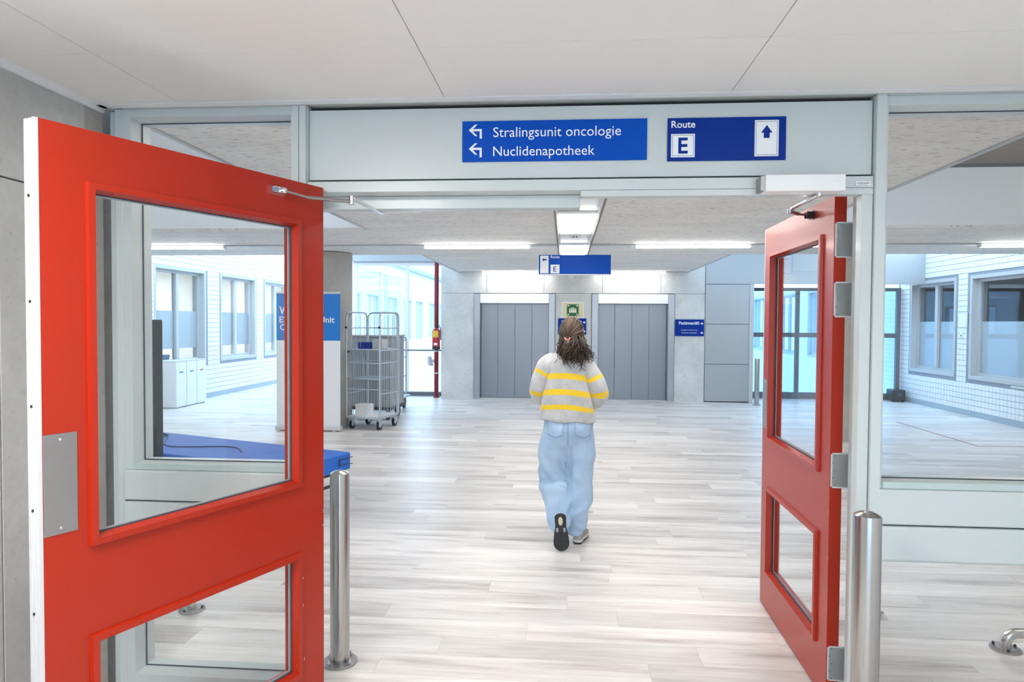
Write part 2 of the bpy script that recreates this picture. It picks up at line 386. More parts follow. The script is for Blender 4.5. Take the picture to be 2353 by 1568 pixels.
pb('transom_board', -1.078, 1.2, 2.815, 2.86, 2.243, 2.533, M_panel, .001)
pb('transom_core', -1.082, 1.203, 2.845, 2.96, 2.232, 2.6, M_gap, 0)
pb('transom_edge', -1.083, -1.0795, 2.80, 2.86, 2.236, 2.55)
pb('header_rail', -1.082, 1.203, 2.80, 2.98, 2.189, 2.234)
pb('door_stop', -1.082, .058, 2.90, 2.98, 2.135, 2.188); pb('door_stop', .058, 1.203, 2.80, 2.85, 2.163, 2.188)
pb('door_stop', 1.160, 1.202, 2.80, 2.852, 0, 2.163)
pb('post', 1.2045, 1.244, 2.785, 2.995, 0, 2.55)
pb('hinge_jamb', 1.226, 1.246, 2.86, 3.0, 0, 2.189); pb('end_post', 2.283, 2.31, 2.785, 2.97, 0, 2.55)
pb('head_trim', -1.98, 2.3, 2.79, 2.99, 2.552, 2.72); pb('head_trim', 1.246, 2.3, 2.79, 2.97, 2.546, 2.552)
pl = thing('door_number_plate', 'tiny white plate with black number above the right door jamb', 'plate', (1.163, 2.797, 2.205))
box(-.029, .029, -.001, .001, -.0085, .0085).build('plate', M_white, pl)
text('E.02.6.01', pl, M_black, -.019, .019, -.0042, -.0012, height=.0085)
for x in (-.0245, .0245): MB().cyl((x,-.0013,0),(x,-.001,0),.0016,8).build('screw', M_darkmetal, pl)
# hall side walls left and right of the partition
struct(box(-7.6, -2.17, 2.85, 3.0, 0, 3.4).build('wall_hall_near_left', M_cof), 'white wall beside the partition, hall side', 'wall')
struct(box(2.5, 7.33, 2.85, 3.0, 0, 3.4).build('wall_hall_near_right', M_cof), 'white wall past the corridor wall, hall side', 'wall')

# ---- the two red door leaves
def door(name, label, loc, rz):
    d = sroot(name, label, 'door', loc, rz); T = .05; Wd = 1.086
    leaf = MB(); 
    for a in ((0,.14,.01,2.2),(.94,Wd,.01,2.2),(.14,.94,.01,.23),(.14,.94,.705,1.0),(.14,.94,2.037,2.2)): leaf.box(a[0],a[1],0,T,a[2],a[3])
    leaf.build('leaf', M_red, d)
    for z0, z1 in ((.985,2.052),(.213,.722)):
        b1 = ring('glazing_bead', .123, .957, z0, z1, [(0,-.0001),(.003,-.013),(.022,-.014),(.030,.014),(.030,.018),(.02,.018)], M_red, d)
        b2 = ring('glazing_bead', .123, .957, z0, z1, [(0,T+.0001),(.003,T+.013),(.022,T+.014),(.030,T-.014),(.030,T-.018),(.02,T-.018)], M_red, d, True)
        sc = MB()
        for k in range(5):
            zz = z0+.06+(z1-z0-.12)*k/4
            sc.ball((.147,-.002,zz),.003,.003,.003,8,6).ball((.933,-.002,zz),.003,.003,.003,8,6)
            xx = .2+.68*k/4; sc.ball((xx,-.002,z0+.026),.003,.003,.003,8,6).ball((xx,-.002,z1-.026),.003,.003,.003,8,6)
        sc.build('bead_screw', M_red, b1, smooth=True)
        ring('gasket', .148, .932, z0+.025, z1-.025, [(0,.0185),(.009,.0185),(.009,.0215),(0,.0215)], M_rubber, d)
        box(.145,.935,.022,.028,z0+.022,z1-.022).build('glass_pane', M_glass, d)
        ring('steel_stop', .148, .932, z0+.025, z1-.025, [(0,.0285),(.012,.0285),(.012,.031),(0,.031)], M_alu, d)
    ep = MB()
    ep.box(-.012,-.0005,-.0005,.012,.012,2.2).box(-.012,-.0005,.036,.0505,.012,2.2).box(-.0085,-.0005,.012,.036,.012,2.2).box(-.011,-.0005,.022,.026,.012,2.2)
    ep.build('edge_profile', M_alu, d, bevel=.0008)
    es = MB()
    for k in range(7): es.cyl((-.0125,.031,.25+.29*k),(-.0085,.031,.25+.29*k),.004,8)
    es.build('edge_screw', M_darkmetal, d)
    p = box(.0005,.092,-.0022,-.0002,1.045,1.33).build('push_plate', M_plate, d, bevel=.001)
    for zz in (1.062, 1.313): MB().ball((.046,-.0022,zz),.004,.0016,.004,10,6).build('plate_screw', M_chrome, p, smooth=True)
    for z0 in (.105,.946,1.68,1.934):
        h = MB(); h.box(Wd+.0005,Wd+.004,.003,.085,z0+.006,z0+.146).box(Wd+.0005,Wd+.004,.009,.085,z0,z0+.152)
        hh = h.build('hinge', M_hinge, d)
        kn = MB()
        for a, b_ in ((0,.036),(.038,.112),(.114,.152)): kn.cyl((Wd+.004,.09,z0+a),(Wd+.004,.09,z0+b_),.008,14)
        kn.box(Wd-.05,Wd+.004,.094,.097,z0,z0+.152)
        kn.build('knuckle', M_hinge, hh, smooth=True)
        sm = MB()
        for k in range(5): sm.cyl((Wd+.004,.012+.008*(k%2==0),z0+.012+.032*k),(Wd+.0046,.012+.008*(k%2==0),z0+.012+.032*k),.0042,10)
        sm.build('hinge_screw', M_plate, hh)
    return d
dL = door('door_1', 'large red door leaf with white edge swung towards the concrete wall', (-1.434, 1.767, 0), math.atan2(.9166, .3998))
dR = door('door_2', 'red door leaf folded open beside the stainless bollard, wide steel hinges', (1.163, 4.106, 0), math.atan2(-.9998, -.0214))
# chipped paint on the leaves
M_chip = mat('bare_primer', (.50,.36,.28), .8)
for d_, spots in ((dL, [(1.084,.86,.012),(1.082,.80,.008),(.955,.62,.008),(.955,.51,.01),(.961,.29,.012)]), (dR, [(1.083,.84,.012),(1.084,.64,.01),(1.084,.50,.014),(.10,.43,.006)])):
    for (x, z, s_) in spots:
        yy = -.0148 if x < .97 and x > .94 else -.0006
        MB().prism([(x-.002, z-s_*.7), (x+.001, z-s_*.5), (x+.002, z+s_*.2), (x, z+s_*.7), (x-.002, z+s_*.3)], yy, yy+.0008).build('paint_chip', M_chip, d_)
# ---- door closers
cl = thing('door_closer', 'white box door closer with steel elbow arm above the right leaf', 'door closer', (.917, 2.76, 2.163))
box(-.15,.15,-.04,.04,0,.064).build('housing', M_white, cl, bevel=.004)
box(-.165,-.15,-.03,.04,.004,.06).build('end_cap', M_plate, cl)
text('· · · · ·', cl, M_plate, .105, .135, .032, -.0402)
MB().cyl((.066,0,-.012),(.066,0,0),.012,16).ball((.066,0,-.013),.011,.011,.005,14,6).build('spindle', M_chrome, cl, smooth=True)
MB().tube([(.066,0,-.009),(.058,.33,-.013)],.011,8,flat=.45).build('arm', M_chrome, cl)
MB().tube([(.058,.33,-.018),(.130,.44,-.013)],.0095,8).tube([(.130,.44,-.013),(.196,.52,-.007)],.006,8).build('forearm', M_plate, cl)
MB().cyl((.058,.33,-.03),(.058,.33,-.004),.011,12).build('elbow_pin', M_chrome, cl, smooth=True)
MB().box(.192,.222,.505,.509,-.02,.008).box(.192,.222,.538,.542,-.02,.008).box(.218,.2225,.50,.56,-.024,.012).build('bracket', M_darkmetal, cl)
c2 = thing('door_closer', 'chromed closer arm reaching from the left red leaf under the header', 'door closer', (-.85, 2.99, 2.12))
box(-.1,.20,.0,.055,.02,.075).build('housing', M_white, c2, bevel=.004)
dv = Vector((-.39980, -.91660, 0)); nv = Vector((.9166, -.3998, 0)); hp = Vector((-1.0, 2.762, 0))
def dl(u, off, z): return (hp + dv*u + nv*off + Vector((0,0,z))) - Vector((-.85, 2.99, 2.12))
br = MB()
for zz in (-.010, .010): br.tube([dl(.275,.012,2.147+zz), dl(.225,.022,2.147+zz)], .007, 6, flat=.35)
br.tube([dl(.285,.001,2.147), dl(.215,.001,2.147)], .018, 6, flat=1.0)
br.build('bracket', M_chrome, c2)
br = MB().ball(dl(.232,.022,2.147),.014,.014,.013,14,8).build('pivot', M_chrome, c2, smooth=True)
e1 = Vector((.012,-.36,.0))
MB().tube([dl(.222,.022,2.146), dl(.13,.045,2.135)],.0075,8,flat=.7).tube([dl(.13,.045,2.135), e1],.0125,8,flat=.6).build('arm', M_plate, c2)
MB().cyl(e1+Vector((0,0,-.012)), e1+Vector((0,0,.02)),.010,12).build('elbow_pin', M_chrome, c2, smooth=True)
MB().tube([e1+Vector((0,0,.014)), (.03,.02,.012)],.012,8,flat=.4).build('forearm', M_chrome, c2)

# ---- hall ceiling: concrete slab with two raised bays and a lamp trough
hc = sroot('ceiling_hall', 'board-marked concrete hall ceiling with raised side bays', 'ceiling', (0,0,ZH))
CL, CR = -2.28, 2.53
TX0, TX1 = -.10, .33
TY1 = 13.4
sl = MB()
for a, b in ((CL, TX0), (TX1, CR)): sl.box(a, b, 3.0, 15.0, 0, .42)
sl.box(TX0, TX1, TY1, 15.0, 0, .42).box(TX0, TX1, 3.0, TY1, .16, .42)
sl.box(XL, CL, 7.8, 10.8, 0, .42).box(CR, XR, 7.8, 10.8, 0, .42)
sl.build('slab', M_slab, hc)
for nm, a, b in (('coffer_face', XL, CL-.001), ('coffer_face', CR+.001, XR)):
    box(a, b, 7.76, 7.799, .012, .66).build(nm, M_cof, hc)
    box(a, b, 2.99, 7.8, .66, .7).build('coffer_top', M_acous if a > 0 else M_cof, hc)
    box(a, b, 7.74, 7.76, .63, .66).build('shadow_batten', M_wdark, hc)  # dark strip stands in for shade along the bay's top edge
for x0 in (CL-.03, CR+.004): box(x0, x0+.026, 3.0, 7.75, -.012, .42).build('edge_trim', M_wframe, hc)
for xa in (CL, CR): box(xa-.012, xa+.012, 10.802, 15.0, -.012, .06).build('edge_profile', M_wframe, hc)
for x0, x1, lb in ((-6.9, -2.6, 'left'), (2.9, 6.9, 'right')):  # out of view, added to brighten the raised bays
    cv = thing('cove_lamp', 'long wall lamp inside the raised ceiling bay on the %s tiled wall side' % ('bench' if lb == 'left' else 'dark window'), 'lamp', ((x0+x1)/2, 3.0, 3.0), 0, 'cove lamps in the raised bays')
    hwc = (x1-x0)/2; box(-hwc, hwc, .001, .06, -.06, 0).build('housing', M_white, cv); box(-hwc+.02, hwc-.02, .061, .075, -.055, .0).build('diffuser', M_bayfill, cv)
# trough lining and lamps
w = (TX1-TX0)/2; TXM = (TX0+TX1)/2
for s_ in (-1, 1):
    box(TXM+s_*w, TXM+s_*(w-.012), 3.02, TY1-.02, .006, .15).build('trough_side', M_white, hc)
    box(TXM+s_*w, TXM+s_*(w+.02), 3.02, TY1-.02, -.008, -.001).build('trough_flange', M_acous, hc)
for y0, y1 in ((3.02,4.15),(5.6,6.94),(8.38,9.74),(11.0,TY1-.02)):
    box(TXM-w+.013, TXM+w-.013, y0, y1, .06, .075).build('trough_cover', M_white, hc)
for y0, y1 in ((4.16, 5.59), (6.95, 8.37), (9.75, 10.98)):  # the nearest one is unseen, added to light the near hall
    lt = thing('ceiling_light', 'glowing lamp in the ceiling trough, ' + ('over the hanging Route sign' if y0 > 9 else ('between the detector and the hall entrance' if y0 > 6 else 'close behind the partition')), 'lamp', ((TX0+TX1)/2, (y0+y1)/2, ZH+.04), 0, 'lamps in the ceiling trough')
    hl = (y1-y0)/2-.01
    box(-w+.03, w-.03, -hl, hl, -.03, -.012).build('diffuser', M_trough, lt)
    box(-w+.016, w-.016, -hl-.005, hl+.005, -.011, .02).build('housing', M_white, lt)
sd = thing('smoke_detector', 'small white detector with dark eyes in the trough between two lamps', 'detector', (.115, 8.9, ZH+.058))
MB().lathe([(.05,-.035),(.07,-.02),(.075,0)], n=20).build('body', M_white, sd, smooth=True)
box(-.03,-.008,-.072,-.06,-.03,-.018).box(.008,.03,-.072,-.06,-.03,-.018).build('sensor_slot', M_black, sd)
# strip lamps across the slab
def strip(y, spans, x0, x1, grp):
    ch = thing('lamp_channel', 'grey lamp channel across the concrete slab' + (' before the lifts' if y > 12 else (' over the middle of the hall' if y > 8 else ' close behind the partition')), 'lamp channel', (0, y, ZH-.001))
    cuts = [(x0, TX0-.02), (TX1+.02, x1)] if y < TY1 else [(x0, x1)]
    for a, b in cuts: box(a, b, -.05, .05, -.012, 0).build('channel', M_wframe, ch)
    for a, b, lb in spans:
        lt = thing('strip_lamp', 'long glowing strip lamp ' + lb, 'lamp', ((a+b)/2, y, ZH-.014), 0, grp)
        box(-(b-a)/2, (b-a)/2, -.035, .035, -.035, 0).build('diffuser', M_strip if y < 12 else M_strip_l, lt)
        for s_ in (-1, 1): box(s_*(b-a)/2, s_*((b-a)/2+.02), -.038, .038, -.037, 0).build('end_cap', M_white, lt)
strip(9.4, [(-1.95,-.5,'in the mid-hall channel between trough and courtyard glazing'),(.95,2.45,'in the mid-hall channel between trough and right red leaf'),(-6.3,-4.85,'seen through the left red leaf\'s large pane'),(5.4,6.8,'seen through the right side window')], XL+.1, XR-.1, 'strip lamps in the mid-hall channel')
strip(4.45, [(-1.45,-.3,'close behind the transom board, above the direction sign'),(.5,1.6,'close behind the transom board, above the route sign')], -1.6, 1.75, 'strip lamps behind the transom')  # hidden channel added to brighten the near floor and figure
strip(14.35, [(-1.75,-.35,'over the lift next to the standpipe'),(.65,2.05,'over the lift next to the metal cassettes')], CL+.05, CR-.05, 'strip lamps before the lifts')
dk = thing('ceiling_disc', 'round white disc fitted on the slab beside the trough', 'detector', (.52, 5.75, ZH-.001))
MB().lathe([(.08,-.022),(.10,-.02),(.115,0)], n=24).build('body', M_white, dk, smooth=True); MB().lathe([(.03,-.03),(.05,-.0225)], n=16).build('lens', M_cof, dk, smooth=True)

# ---- lift wall
wb = sroot('wall_lifts', 'light concrete wall around the two lift doors', 'wall', (0, 14.6, 0))
def wp(x0, x1, z0, z1): box(x0+.003, x1-.003, 0, .35, z0+.003 if z0 else 0, z1-.003).build('concrete_panel', M_conc2, wb, bevel=.002)
A0, A1, B0, B1 = -1.965, -.215, .555, 2.29
for a, b in ((-2.67,A0),(A1,B0),(B1,2.92)):
    wp(a, b, 0, 2.275)
for a, b in ((-2.67,-1.69),(-1.69,-.46),(-.46,.78),(.78,2.0),(2.0,2.92)): wp(a, b, 2.275, 3.3)
box(-2.67, 2.92, .34, 4.0, 2.28, 3.3).box(-2.67, A0, .34, 4.0, 0, 2.28).box(A1, B0, .34, 4, 0, 2.28).box(B1, 2.92, .34, 4, 0, 2.28).box(A0, B1, .6, .9, 0, 2.28).build('core', M_conc2, wb)
box(-2.7, 2.95, .36, 4.2, 3.3, 3.6).build('upper_block', M_conc2, wb)
# grey metal cassettes right of the lifts
wc = sroot('wall_cassettes', 'grey metal cassette wall right of the lifts', 'wall', (2.92, 14.58, 0))
for z0, z1 in ((.015,.80),(.80,1.64),(1.64,2.475)): box(.004, .905, 0, .06, z0+.004, z1-.004).build('metal_panel', M_cassette, wc, bevel=.003)
box(.004, 4.4, 0, .06, 2.479, 3.25).build('metal_panel', M_cassette, wc, bevel=.003)
box(.905, .99, -.015, .09, 0, 2.475).build('corner_post', M_wframe, wc, bevel=.003)
box(0, .98, .06, .3, 0, 3.3).build('core', M_gap, wc); box(.98, 4.4, .065, .3, 2.5, 3.3).build('core', M_gap, wc)

# ---- columns
for nm, x, y in (('column', -3.70, 10.50), ('column', 4.04, 10.20)):
    c = MB().lathe([(.35,0),(.35,.45),(.35,1.4),(.35,2.71)], n=48).build(nm, M_colc, None, smooth=True)
    c.location = (x, y, 0); tag(c, 'round raw concrete column behind the roll-up banner' if x < 0 else 'round raw concrete column behind the hinged red leaf', 'column')

# ---- tiled side walls with windows
PITCH = .1
def tiled(name, label, X, sgn, wins, y0, y1, yo0, yo1, vis, zt=3.2):
    """wall in the plane X whose room side looks towards sgn*X"""
    w = sroot(name, label, 'wall', (X, 0, 0)); th = -sgn*.25
    segs = MB(); z_lo, z_hi = wins[0][2], wins[0][3]
    def bx(a, b, c, d, x_in=0, mb=None): (mb or segs).box(x_in, th, a, b, c, d)
    cur = y0
    for (a, b, zl, zh) in [q for q in wins if q[0] < y1]:
        bx(cur, a, 0, zt); bx(a, b, 0, zl); bx(a, b, zh, zt); cur = b
    if cur < y1: bx(cur, y1, 0, zt)
    segs.build('wall_core', M_grout, w)
    ex = MB(); cur = y1
    for (a, b, zl, zh) in [q for q in wins if q[0] >= y1]:
        bx(cur, a, -4, 4.1, 0, ex); bx(a, b, -4, zl, 0, ex); bx(a, b, zh, 4.1, 0, ex); cur = b
    bx(cur, yo1, -4, 4.1, 0, ex); ex.build('facade', M_tilew, w)
    box(sgn*.25, th, y1, yo1, 4.1, 4.3).build('eave', M_bluestrip, w)
    box(0, sgn*.012, y0, y1, 0, .1).build('skirting', M_bluestrip, w)
    tm = box(0, sgn*.010, .004, PITCH-.004, .004, PITCH-.004).mesh('wall_tile', M_tile); rest = MB(); n = 0
    cells = []
    for i in range(int((y1-y0)/PITCH)):
        for k in range(1, int(zt/PITCH)):
            yy, zz = y0+i*PITCH, k*PITCH
            if any(yy < b-.01+.05 and yy+PITCH > a+.01-.05 and zz < zh+.05 and zz+PITCH > zl-.05 for a, b, zl, zh in wins): continue
            cells.append((yy, zz))
    cells.sort(key=lambda c: (0 if vis[0] <= c[0] <= vis[1] and c[1] < 2.55 else 1, c[0]))
    for yy, zz in cells:
        if n < 290 and vis[0] <= yy <= vis[1] and zz < 2.55: inst('wall_tile', tm, w, (0, yy, zz)); n += 1
        else: rest.box(0, sgn*.010, yy+.004, yy+PITCH-.004, zz+.004, zz+PITCH-.004)
    rest.build('tile_field', M_tile, w)['kind'] = 'stuff'
    return w
WL = [(9.2,10.9,.81,2.65),(12.15,13.88,.81,2.65),(14.59,16.22,.81,2.65),(16.8,18.4,.81,2.65)] + [(a, a+1.75, .81, 2.70) for a in (20.2,23.1,25.7,28.75,31.6,34.3,37.75,40.8)]
WR = [(9.9,12.97,.72,2.5),(13.52,15.12,.72,2.5)] + [(a, a+1.8, .72, 2.6) for a in (16.6,19.5,22.5,25.5)]
wL = tiled('wall_side_left', 'white tiled side wall with windows, seen past the red door', XL, 1, WL, 3.0, 19.6, 0, 48, (12.2, 19.2))
wR = tiled('wall_side_right', 'white tiled side wall with windows behind the right side window', XR, -1, WR, 3.0, 15.7, 0, 40, (11.4, 15.6))
nwin = [0]
def window(X, sgn, a, b, zl, zh, label, far=False, dark=False):
    nwin[0] += 1; w = sroot('window_%d' % nwin[0], label, 'window', (X, (a+b)/2, zl)); hw = (b-a)/2; h = zh-zl
    d0, d1 = -sgn*.10, -sgn*.17
    fm = MB()
    for y0, y1, z0, z1 in ((-hw,-hw+.07,0,h),(hw-.07,hw,0,h),(-hw+.07,hw-.07,0,.07),(-hw+.07,hw-.07,h-.07,h)): fm.box(d0,d1,y0,y1,z0,z1)
    fm.build('frame', M_wframe, w)
    box(d0-(-sgn)*.02, d1, -.05, .05, .07, h-.07).build('mullion', M_wframe, w)
    lin = MB()
    for y0, y1, z0, z1 in ((-hw-.05,-hw,-.05,h+.05),(hw,hw+.05,-.05,h+.05),(-hw,hw,-.05,0),(-hw,hw,h,h+.05)): lin.box(sgn*.012,d0,y0,y1,z0,z1)
    lin.build('trim', M_wframe, w)
    ln2 = MB()
    for y0, y1, z0, z1 in ((-hw,-hw+.014,.014,h-.014),(hw-.014,hw,.014,h-.014),(-hw,hw,0,.014),(-hw,hw,h-.014,h)): ln2.box(sgn*.011,-sgn*.25,y0,y1,z0,z1)
    ln2.build('reveal', M_wframe, w)
    for y0, y1 in ((-hw+.07,-.05),(.05,hw-.07)):
        box(-sgn*.13,-sgn*.138,y0,y1,.07,h-.07).build('glass_pane', M_glass_g, w)
        if not far: box(-sgn*.139,-sgn*.141,y0,y1,.07 if sgn < 0 else .28,h*.56).build('frosted_film', M_frost, w)
    return w
for i, (a, b, zl, zh) in enumerate(WL):
    window(XL, 1, a, b, zl, zh, ['framed window of the tiled wall left of the roll bins','two-pane window of the tiled wall above the white bins','two-pane window of the tiled wall right of the bins','two-pane window of the tiled wall beside the banner'][i] if i < 4 else 'window of the bright tiled facade seen past the roll cage', i >= 4)
for i, (a, b, zl, zh) in enumerate(WR):
    window(XR, -1, a, b, zl, zh, ['wide dark window with frosted lower half in the tiled wall','narrower window with frosted lower half next to the dark glazed wall'][i] if i < 2 else 'window of the tiled facade outside the dark glazed wall', i >= 2)
# rooms behind the windows
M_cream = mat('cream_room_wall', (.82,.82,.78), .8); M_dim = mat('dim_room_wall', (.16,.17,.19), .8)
def room(x0, x1, y0, y1, m, xin, tagname, lab):
    xb = x0 if xin == x1 else x1
    struct(box(xb-.05, xb+.05, y0, y1, 0, 3.1).build('wall_%s_back' % tagname, m), lab + ' back wall', 'wall')
    struct(box(x0+.05, x1-.05, y0, y1, 3.0, 3.1).build('ceiling_%s' % tagname, M_cof if xin == x1 else m), lab + ' ceiling', 'ceiling')
    struct(box(x0+.05, x1-.05, y0, y1, -.1, 0).build('floor_%s' % tagname, m), lab + ' floor', 'floor')
    for q, (a, b) in enumerate(((y0-.1, y0), (y1, y1+.1))): struct(box(x0+.05, x1-.05, a, b, 0, 3.1).build('wall_%s_%s' % (tagname, ('near','far')[q]), m), lab + ' %s end wall' % ('near','far')[q], 'wall')
room(XL-3.25, XL-.25, 8.5, 19.4, M_cream, XL-.25, 'office', 'cream office')
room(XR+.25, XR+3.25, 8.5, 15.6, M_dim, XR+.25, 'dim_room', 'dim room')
for yy in (14.3, 17.6):
    lt = thing('room_lamp', 'strip lamp glowing inside the office behind the left windows', 'lamp', (XL-1.6, yy, 2.99), 0, 'office strip lamps')
    box(-.16,.16,-.9,.9,-.05,-.035).build('diffuser', M_strip, lt); box(-.17,.17,-.92,.92,-.034,0).build('housing', M_white, lt)

# unseen sheets added over the hall ends to cut the sky light
struct(box(-4.9, CL-.02, 10.82, 15.0, 3.75, 3.9).build('ceiling_end_left', M_cof), 'white roof over the left end of the hall', 'ceiling')
struct(box(CR+.02, 5.4, 10.82, 15.7, 3.75, 3.9).build('ceiling_end_right', M_cof), 'white roof over the right end of the hall', 'ceiling')
# ---- glazed openings to the courtyard
def glazed(name, label, loc, w, h, posts, rails, m, rz=0.0, d=.08, gm=None):
    g = sroot(name, label, 'window', loc, rz)
    for x in posts: box(x-.04, x+.04, -d/2, d/2, 0, h).build('post', m, g)
    for z0, z1 in rails: box(posts[0]+.04, posts[-1]-.04, -d/2+.005, d/2-.005, z0, z1).build('rail', m, g)
    for i in range(len(posts)-1): box(posts[i]+.035, posts[i+1]-.035, -.006, .006, rails[0][1]-.005, h-.05).build('glass_pane', gm or M_glass_g, g)
    return g
nwin[0] += 1
g1 = glazed('window_%d' % nwin[0], 'tall white-framed courtyard glazing behind the roll cage', (-2.67, 15.05, 0), 2.1, 2.98, (-2.04, -.86, -.04), ((0,.10),(2.9,2.98)), M_white)
box(-2.0,-.02,-.06,.06,.0,.085).build('sill', M_wdark, g1)
box(-2.1,.5,-.15,.25,2.985,3.5).build('lintel', M_cassette, g1)
nwin[0] += 1
g2 = glazed('window_%d' % nwin[0], 'white-framed courtyard glazing along the left corridor', (-4.75, 15.1, 0), 8, 2.98, (.04, 2.2, 4.4), ((0,.10),(2.9,2.98)), M_white, R_(90))
nwin[0] += 1
g3 = glazed('window_%d' % nwin[0], 'dark-framed glazed wall at the foot of the right tiled wall', (3.95, 15.55, 0), 3.4, 2.45, (.06, 1.16, 2.25, 3.30), ((0,.14),(1.36,1.46),(2.38,2.45)), M_wdark, gm=M_glass_b)
hr = thing('handrail', 'thin dark handrail across the courtyard glazing', 'handrail', (-2.75, 14.93, 0))
MB().cyl((-1.9,0,1.02),(.06,0,1.02),.016,10).build('rail', M_wdark, hr, smooth=True)
for x in (-1.7, -.9, -.15): MB().cyl((x,0,1.02),(x,.09,1.02),.008,8).build('bracket', M_wdark, hr)
struct(box(-7.4, 30, 15.75, 60, -4.2, -4.0).build('floor_courtyard', mat('courtyard_paving', (.62,.64,.66), .8)), 'pale courtyard paving below the glazing', 'ground')
struct(box(-7.6, 12, 48, 48.3, -4, 6).build('wall_courtyard_end', M_tilew), 'white end facade of the courtyard', 'wall')
M_shade = mat('pale_lamp_shade', (.55,.62,.78), .6)
cl_ = thing('courtyard_lamp', 'pale lamp post with conical shade standing in the bright courtyard', 'lamp', (-5.72, 21.5, -4.0))
MB().cyl((0,0,0),(0,0,7.9),.07,14).build('pole', M_shade, cl_, smooth=True)
MB().cyl((0,0,7.22),(-.6,0,7.22),.03,10).build('arm', M_shade, cl_, smooth=True)
MB().lathe([(.34,7.06),(.17,7.19),(.03,7.32)], (-.64,0), 24).build('shade', M_shade, cl_, smooth=True)

# ================================================================ OBJECTS
# ---- signs on the transom board
YS = 2.8145
def arrow_poly(mb, pts, y0=-.0012, y1=-.0003): return mb.prism(pts, y0, y1)
s1 = thing('direction_sign', 'bright blue sign reading Stralingsunit oncologie and Nuclidenapotheek with turn arrows', 'sign', (-.053, YS, 2.393))
box(-.376,.376,-.006,0,-.083,.083).build('board', M_blue, s1, bevel=.001)
text('Stralingsunit oncologie', s1, M_print, -.248, .271, .017, -.0065); text('Nuclidenapotheek', s1, M_print, -.248, .166, -.060, -.0065)
for zz in (.042, -.034):
    a = MB(); x0 = -.349
    arrow_poly(a, [(x0,zz),(x0+.024,zz-.026),(x0+.034,zz-.026),(x0+.015,zz-.0055),(x0+.034,zz+.026-.011),(x0+.024,zz+.026)][:0] or [(x0,zz+.004),(x0+.026,zz-.020),(x0+.036,zz-.020),(x0+.0165,zz-.0005),(x0+.0165,zz+.0085),(x0+.036,zz+.027),(x0+.026,zz+.027)], -.0072, -.0062)
    arrow_poly(a, [(x0+.012,zz-.0005),(x0+.045,zz-.0005),(x0+.045,zz-.0305),(x0+.054,zz-.0305),(x0+.054,zz+.0085),(x0+.012,zz+.0085)], -.0073, -.0061)
    a.build('turn_arrow', M_print, s1)
s2 = thing('route_sign', 'deep blue sign reading Route E with a straight-on arrow', 'sign', (.636, YS, 2.389))
box(-.232,.232,-.006,0,-.086,.086).build('board', M_blue2, s2, bevel=.001)
text('Route', s2, M_print, -.217, -.123, .047, -.0065, .012)
def framed(x0, x1, z0, z1, par, y=-.0062):
    box(x0,x1,y-.001,y,z0,z1).build('white_field', M_print, par)
    ring('field_line', x0+.005, x1-.005, z0+.005, z1-.005, [(0,y-.0016),(.0013,y-.0016),(.0013,y-.001),(0,y-.001)], M_blue2, par)
framed(-.218, -.124, -.071, .022, s2); text('E', s2, M_blue2, -.189, -.152, -.055, -.0076, .02, height=.062)
framed(.110, .203, -.071, .072, s2)
MB().prism([(.1345,.022),(.145,.022),(.145,.001),(.168,.001),(.168,.022),(.1785,.022),(.1565,.052)], -.0082, -.0073).build('straight_arrow', M_blue2, s2)

# ---- hanging sign
s3 = thing('hanging_sign', 'blue Route E sign with left arrow hung under the slab on thin rods', 'sign', (.12, 9.3, 2.295))
box(-.485,.485,-.02,.02,.012,.272).build('board', M_blue, s3)
box(-.49,.49,-.028,.028,0,.012).box(-.49,-.485,-.028,.028,.012,.272).box(.485,.49,-.028,.028,.012,.272).build('edge_frame', M_white, s3)
for x in (-.44, .45): MB().cyl((x,0,.27),(x,0,.424),.004,8).build('rod', M_galv, s3)
box(-.466,-.352,-.0212,-.0202,.022,.262).build('white_field', M_print, s3)
MB().prism([(-.44,.207),(-.413,.183),(-.413,.199),(-.378,.199),(-.378,.215),(-.413,.215),(-.413,.231)], -.0224, -.0214).build('arrow', M_blue2, s3)
text('Route', s3, M_print, -.325, -.205, .228, -.0205, .015)
box(-.326,-.204,-.0212,-.0202,.022,.14).build('white_field', M_print, s3); text('E', s3, M_blue2, -.288, -.246, .046, -.0216, height=.068)
hs = thing('ceiling_sensor', 'small white box sensor hanging before the lift wall', 'sensor', (.115, 13.9, ZH-.002))
box(-.03,.03,-.03,.03,-.10,0).build('stem', M_white, hs); box(-.05,.05,-.05,.05,-.17,-.10).build('body', M_white, hs, bevel=.006); box(-.03,.03,-.052,-.05,-.15,-.12).build('lens', M_cof, hs)

# ---- lifts
def lift(x0, x1, label):
    e = thing('elevator', label, 'elevator', ((x0+x1)/2, 14.6, 0)); w = (x1-x0)/2; jw = .135
    for s_ in (-1, 1):
        box(s_*(w-.005), s_*(w-jw), -.03, .24, 0, 2.265).build('jamb', M_liftf, e, bevel=.004)
    box(-w+jw+.002, w-jw-.002, -.02, .24, 2.06, 2.265).build('header', M_lifth, e, bevel=.003)
    box(-.07,.07,-.0225,-.0205,2.135,2.14).build('indicator_slot', M_wframe, e)
    n = 4; pw = (2*(w-jw)-.006)/n
    for k in range(n):
        dep = .20 + (.012 if k in (0, 3) else 0)
        box(-w+jw+.003+pw*k+.002, -w+jw+.003+pw*(k+1)-.002, dep, dep+.03, .012, 2.058).build('door_panel', M_lift, e, bevel=.002)
    box(-w+jw, w-jw, .02, .25, .0005, .01).build('sill', M_alu, e)
    return e
lift(A0, A1, 'steel lift with four-panel door, next to the red standpipe'); lift(B0, B1, 'steel lift with four-panel door, next to the lift wall sign and metal cassettes')
ev = thing('evacuation_sign', 'cream and green assembly point sign between the lifts', 'sign', (.155, 14.596, 1.762))
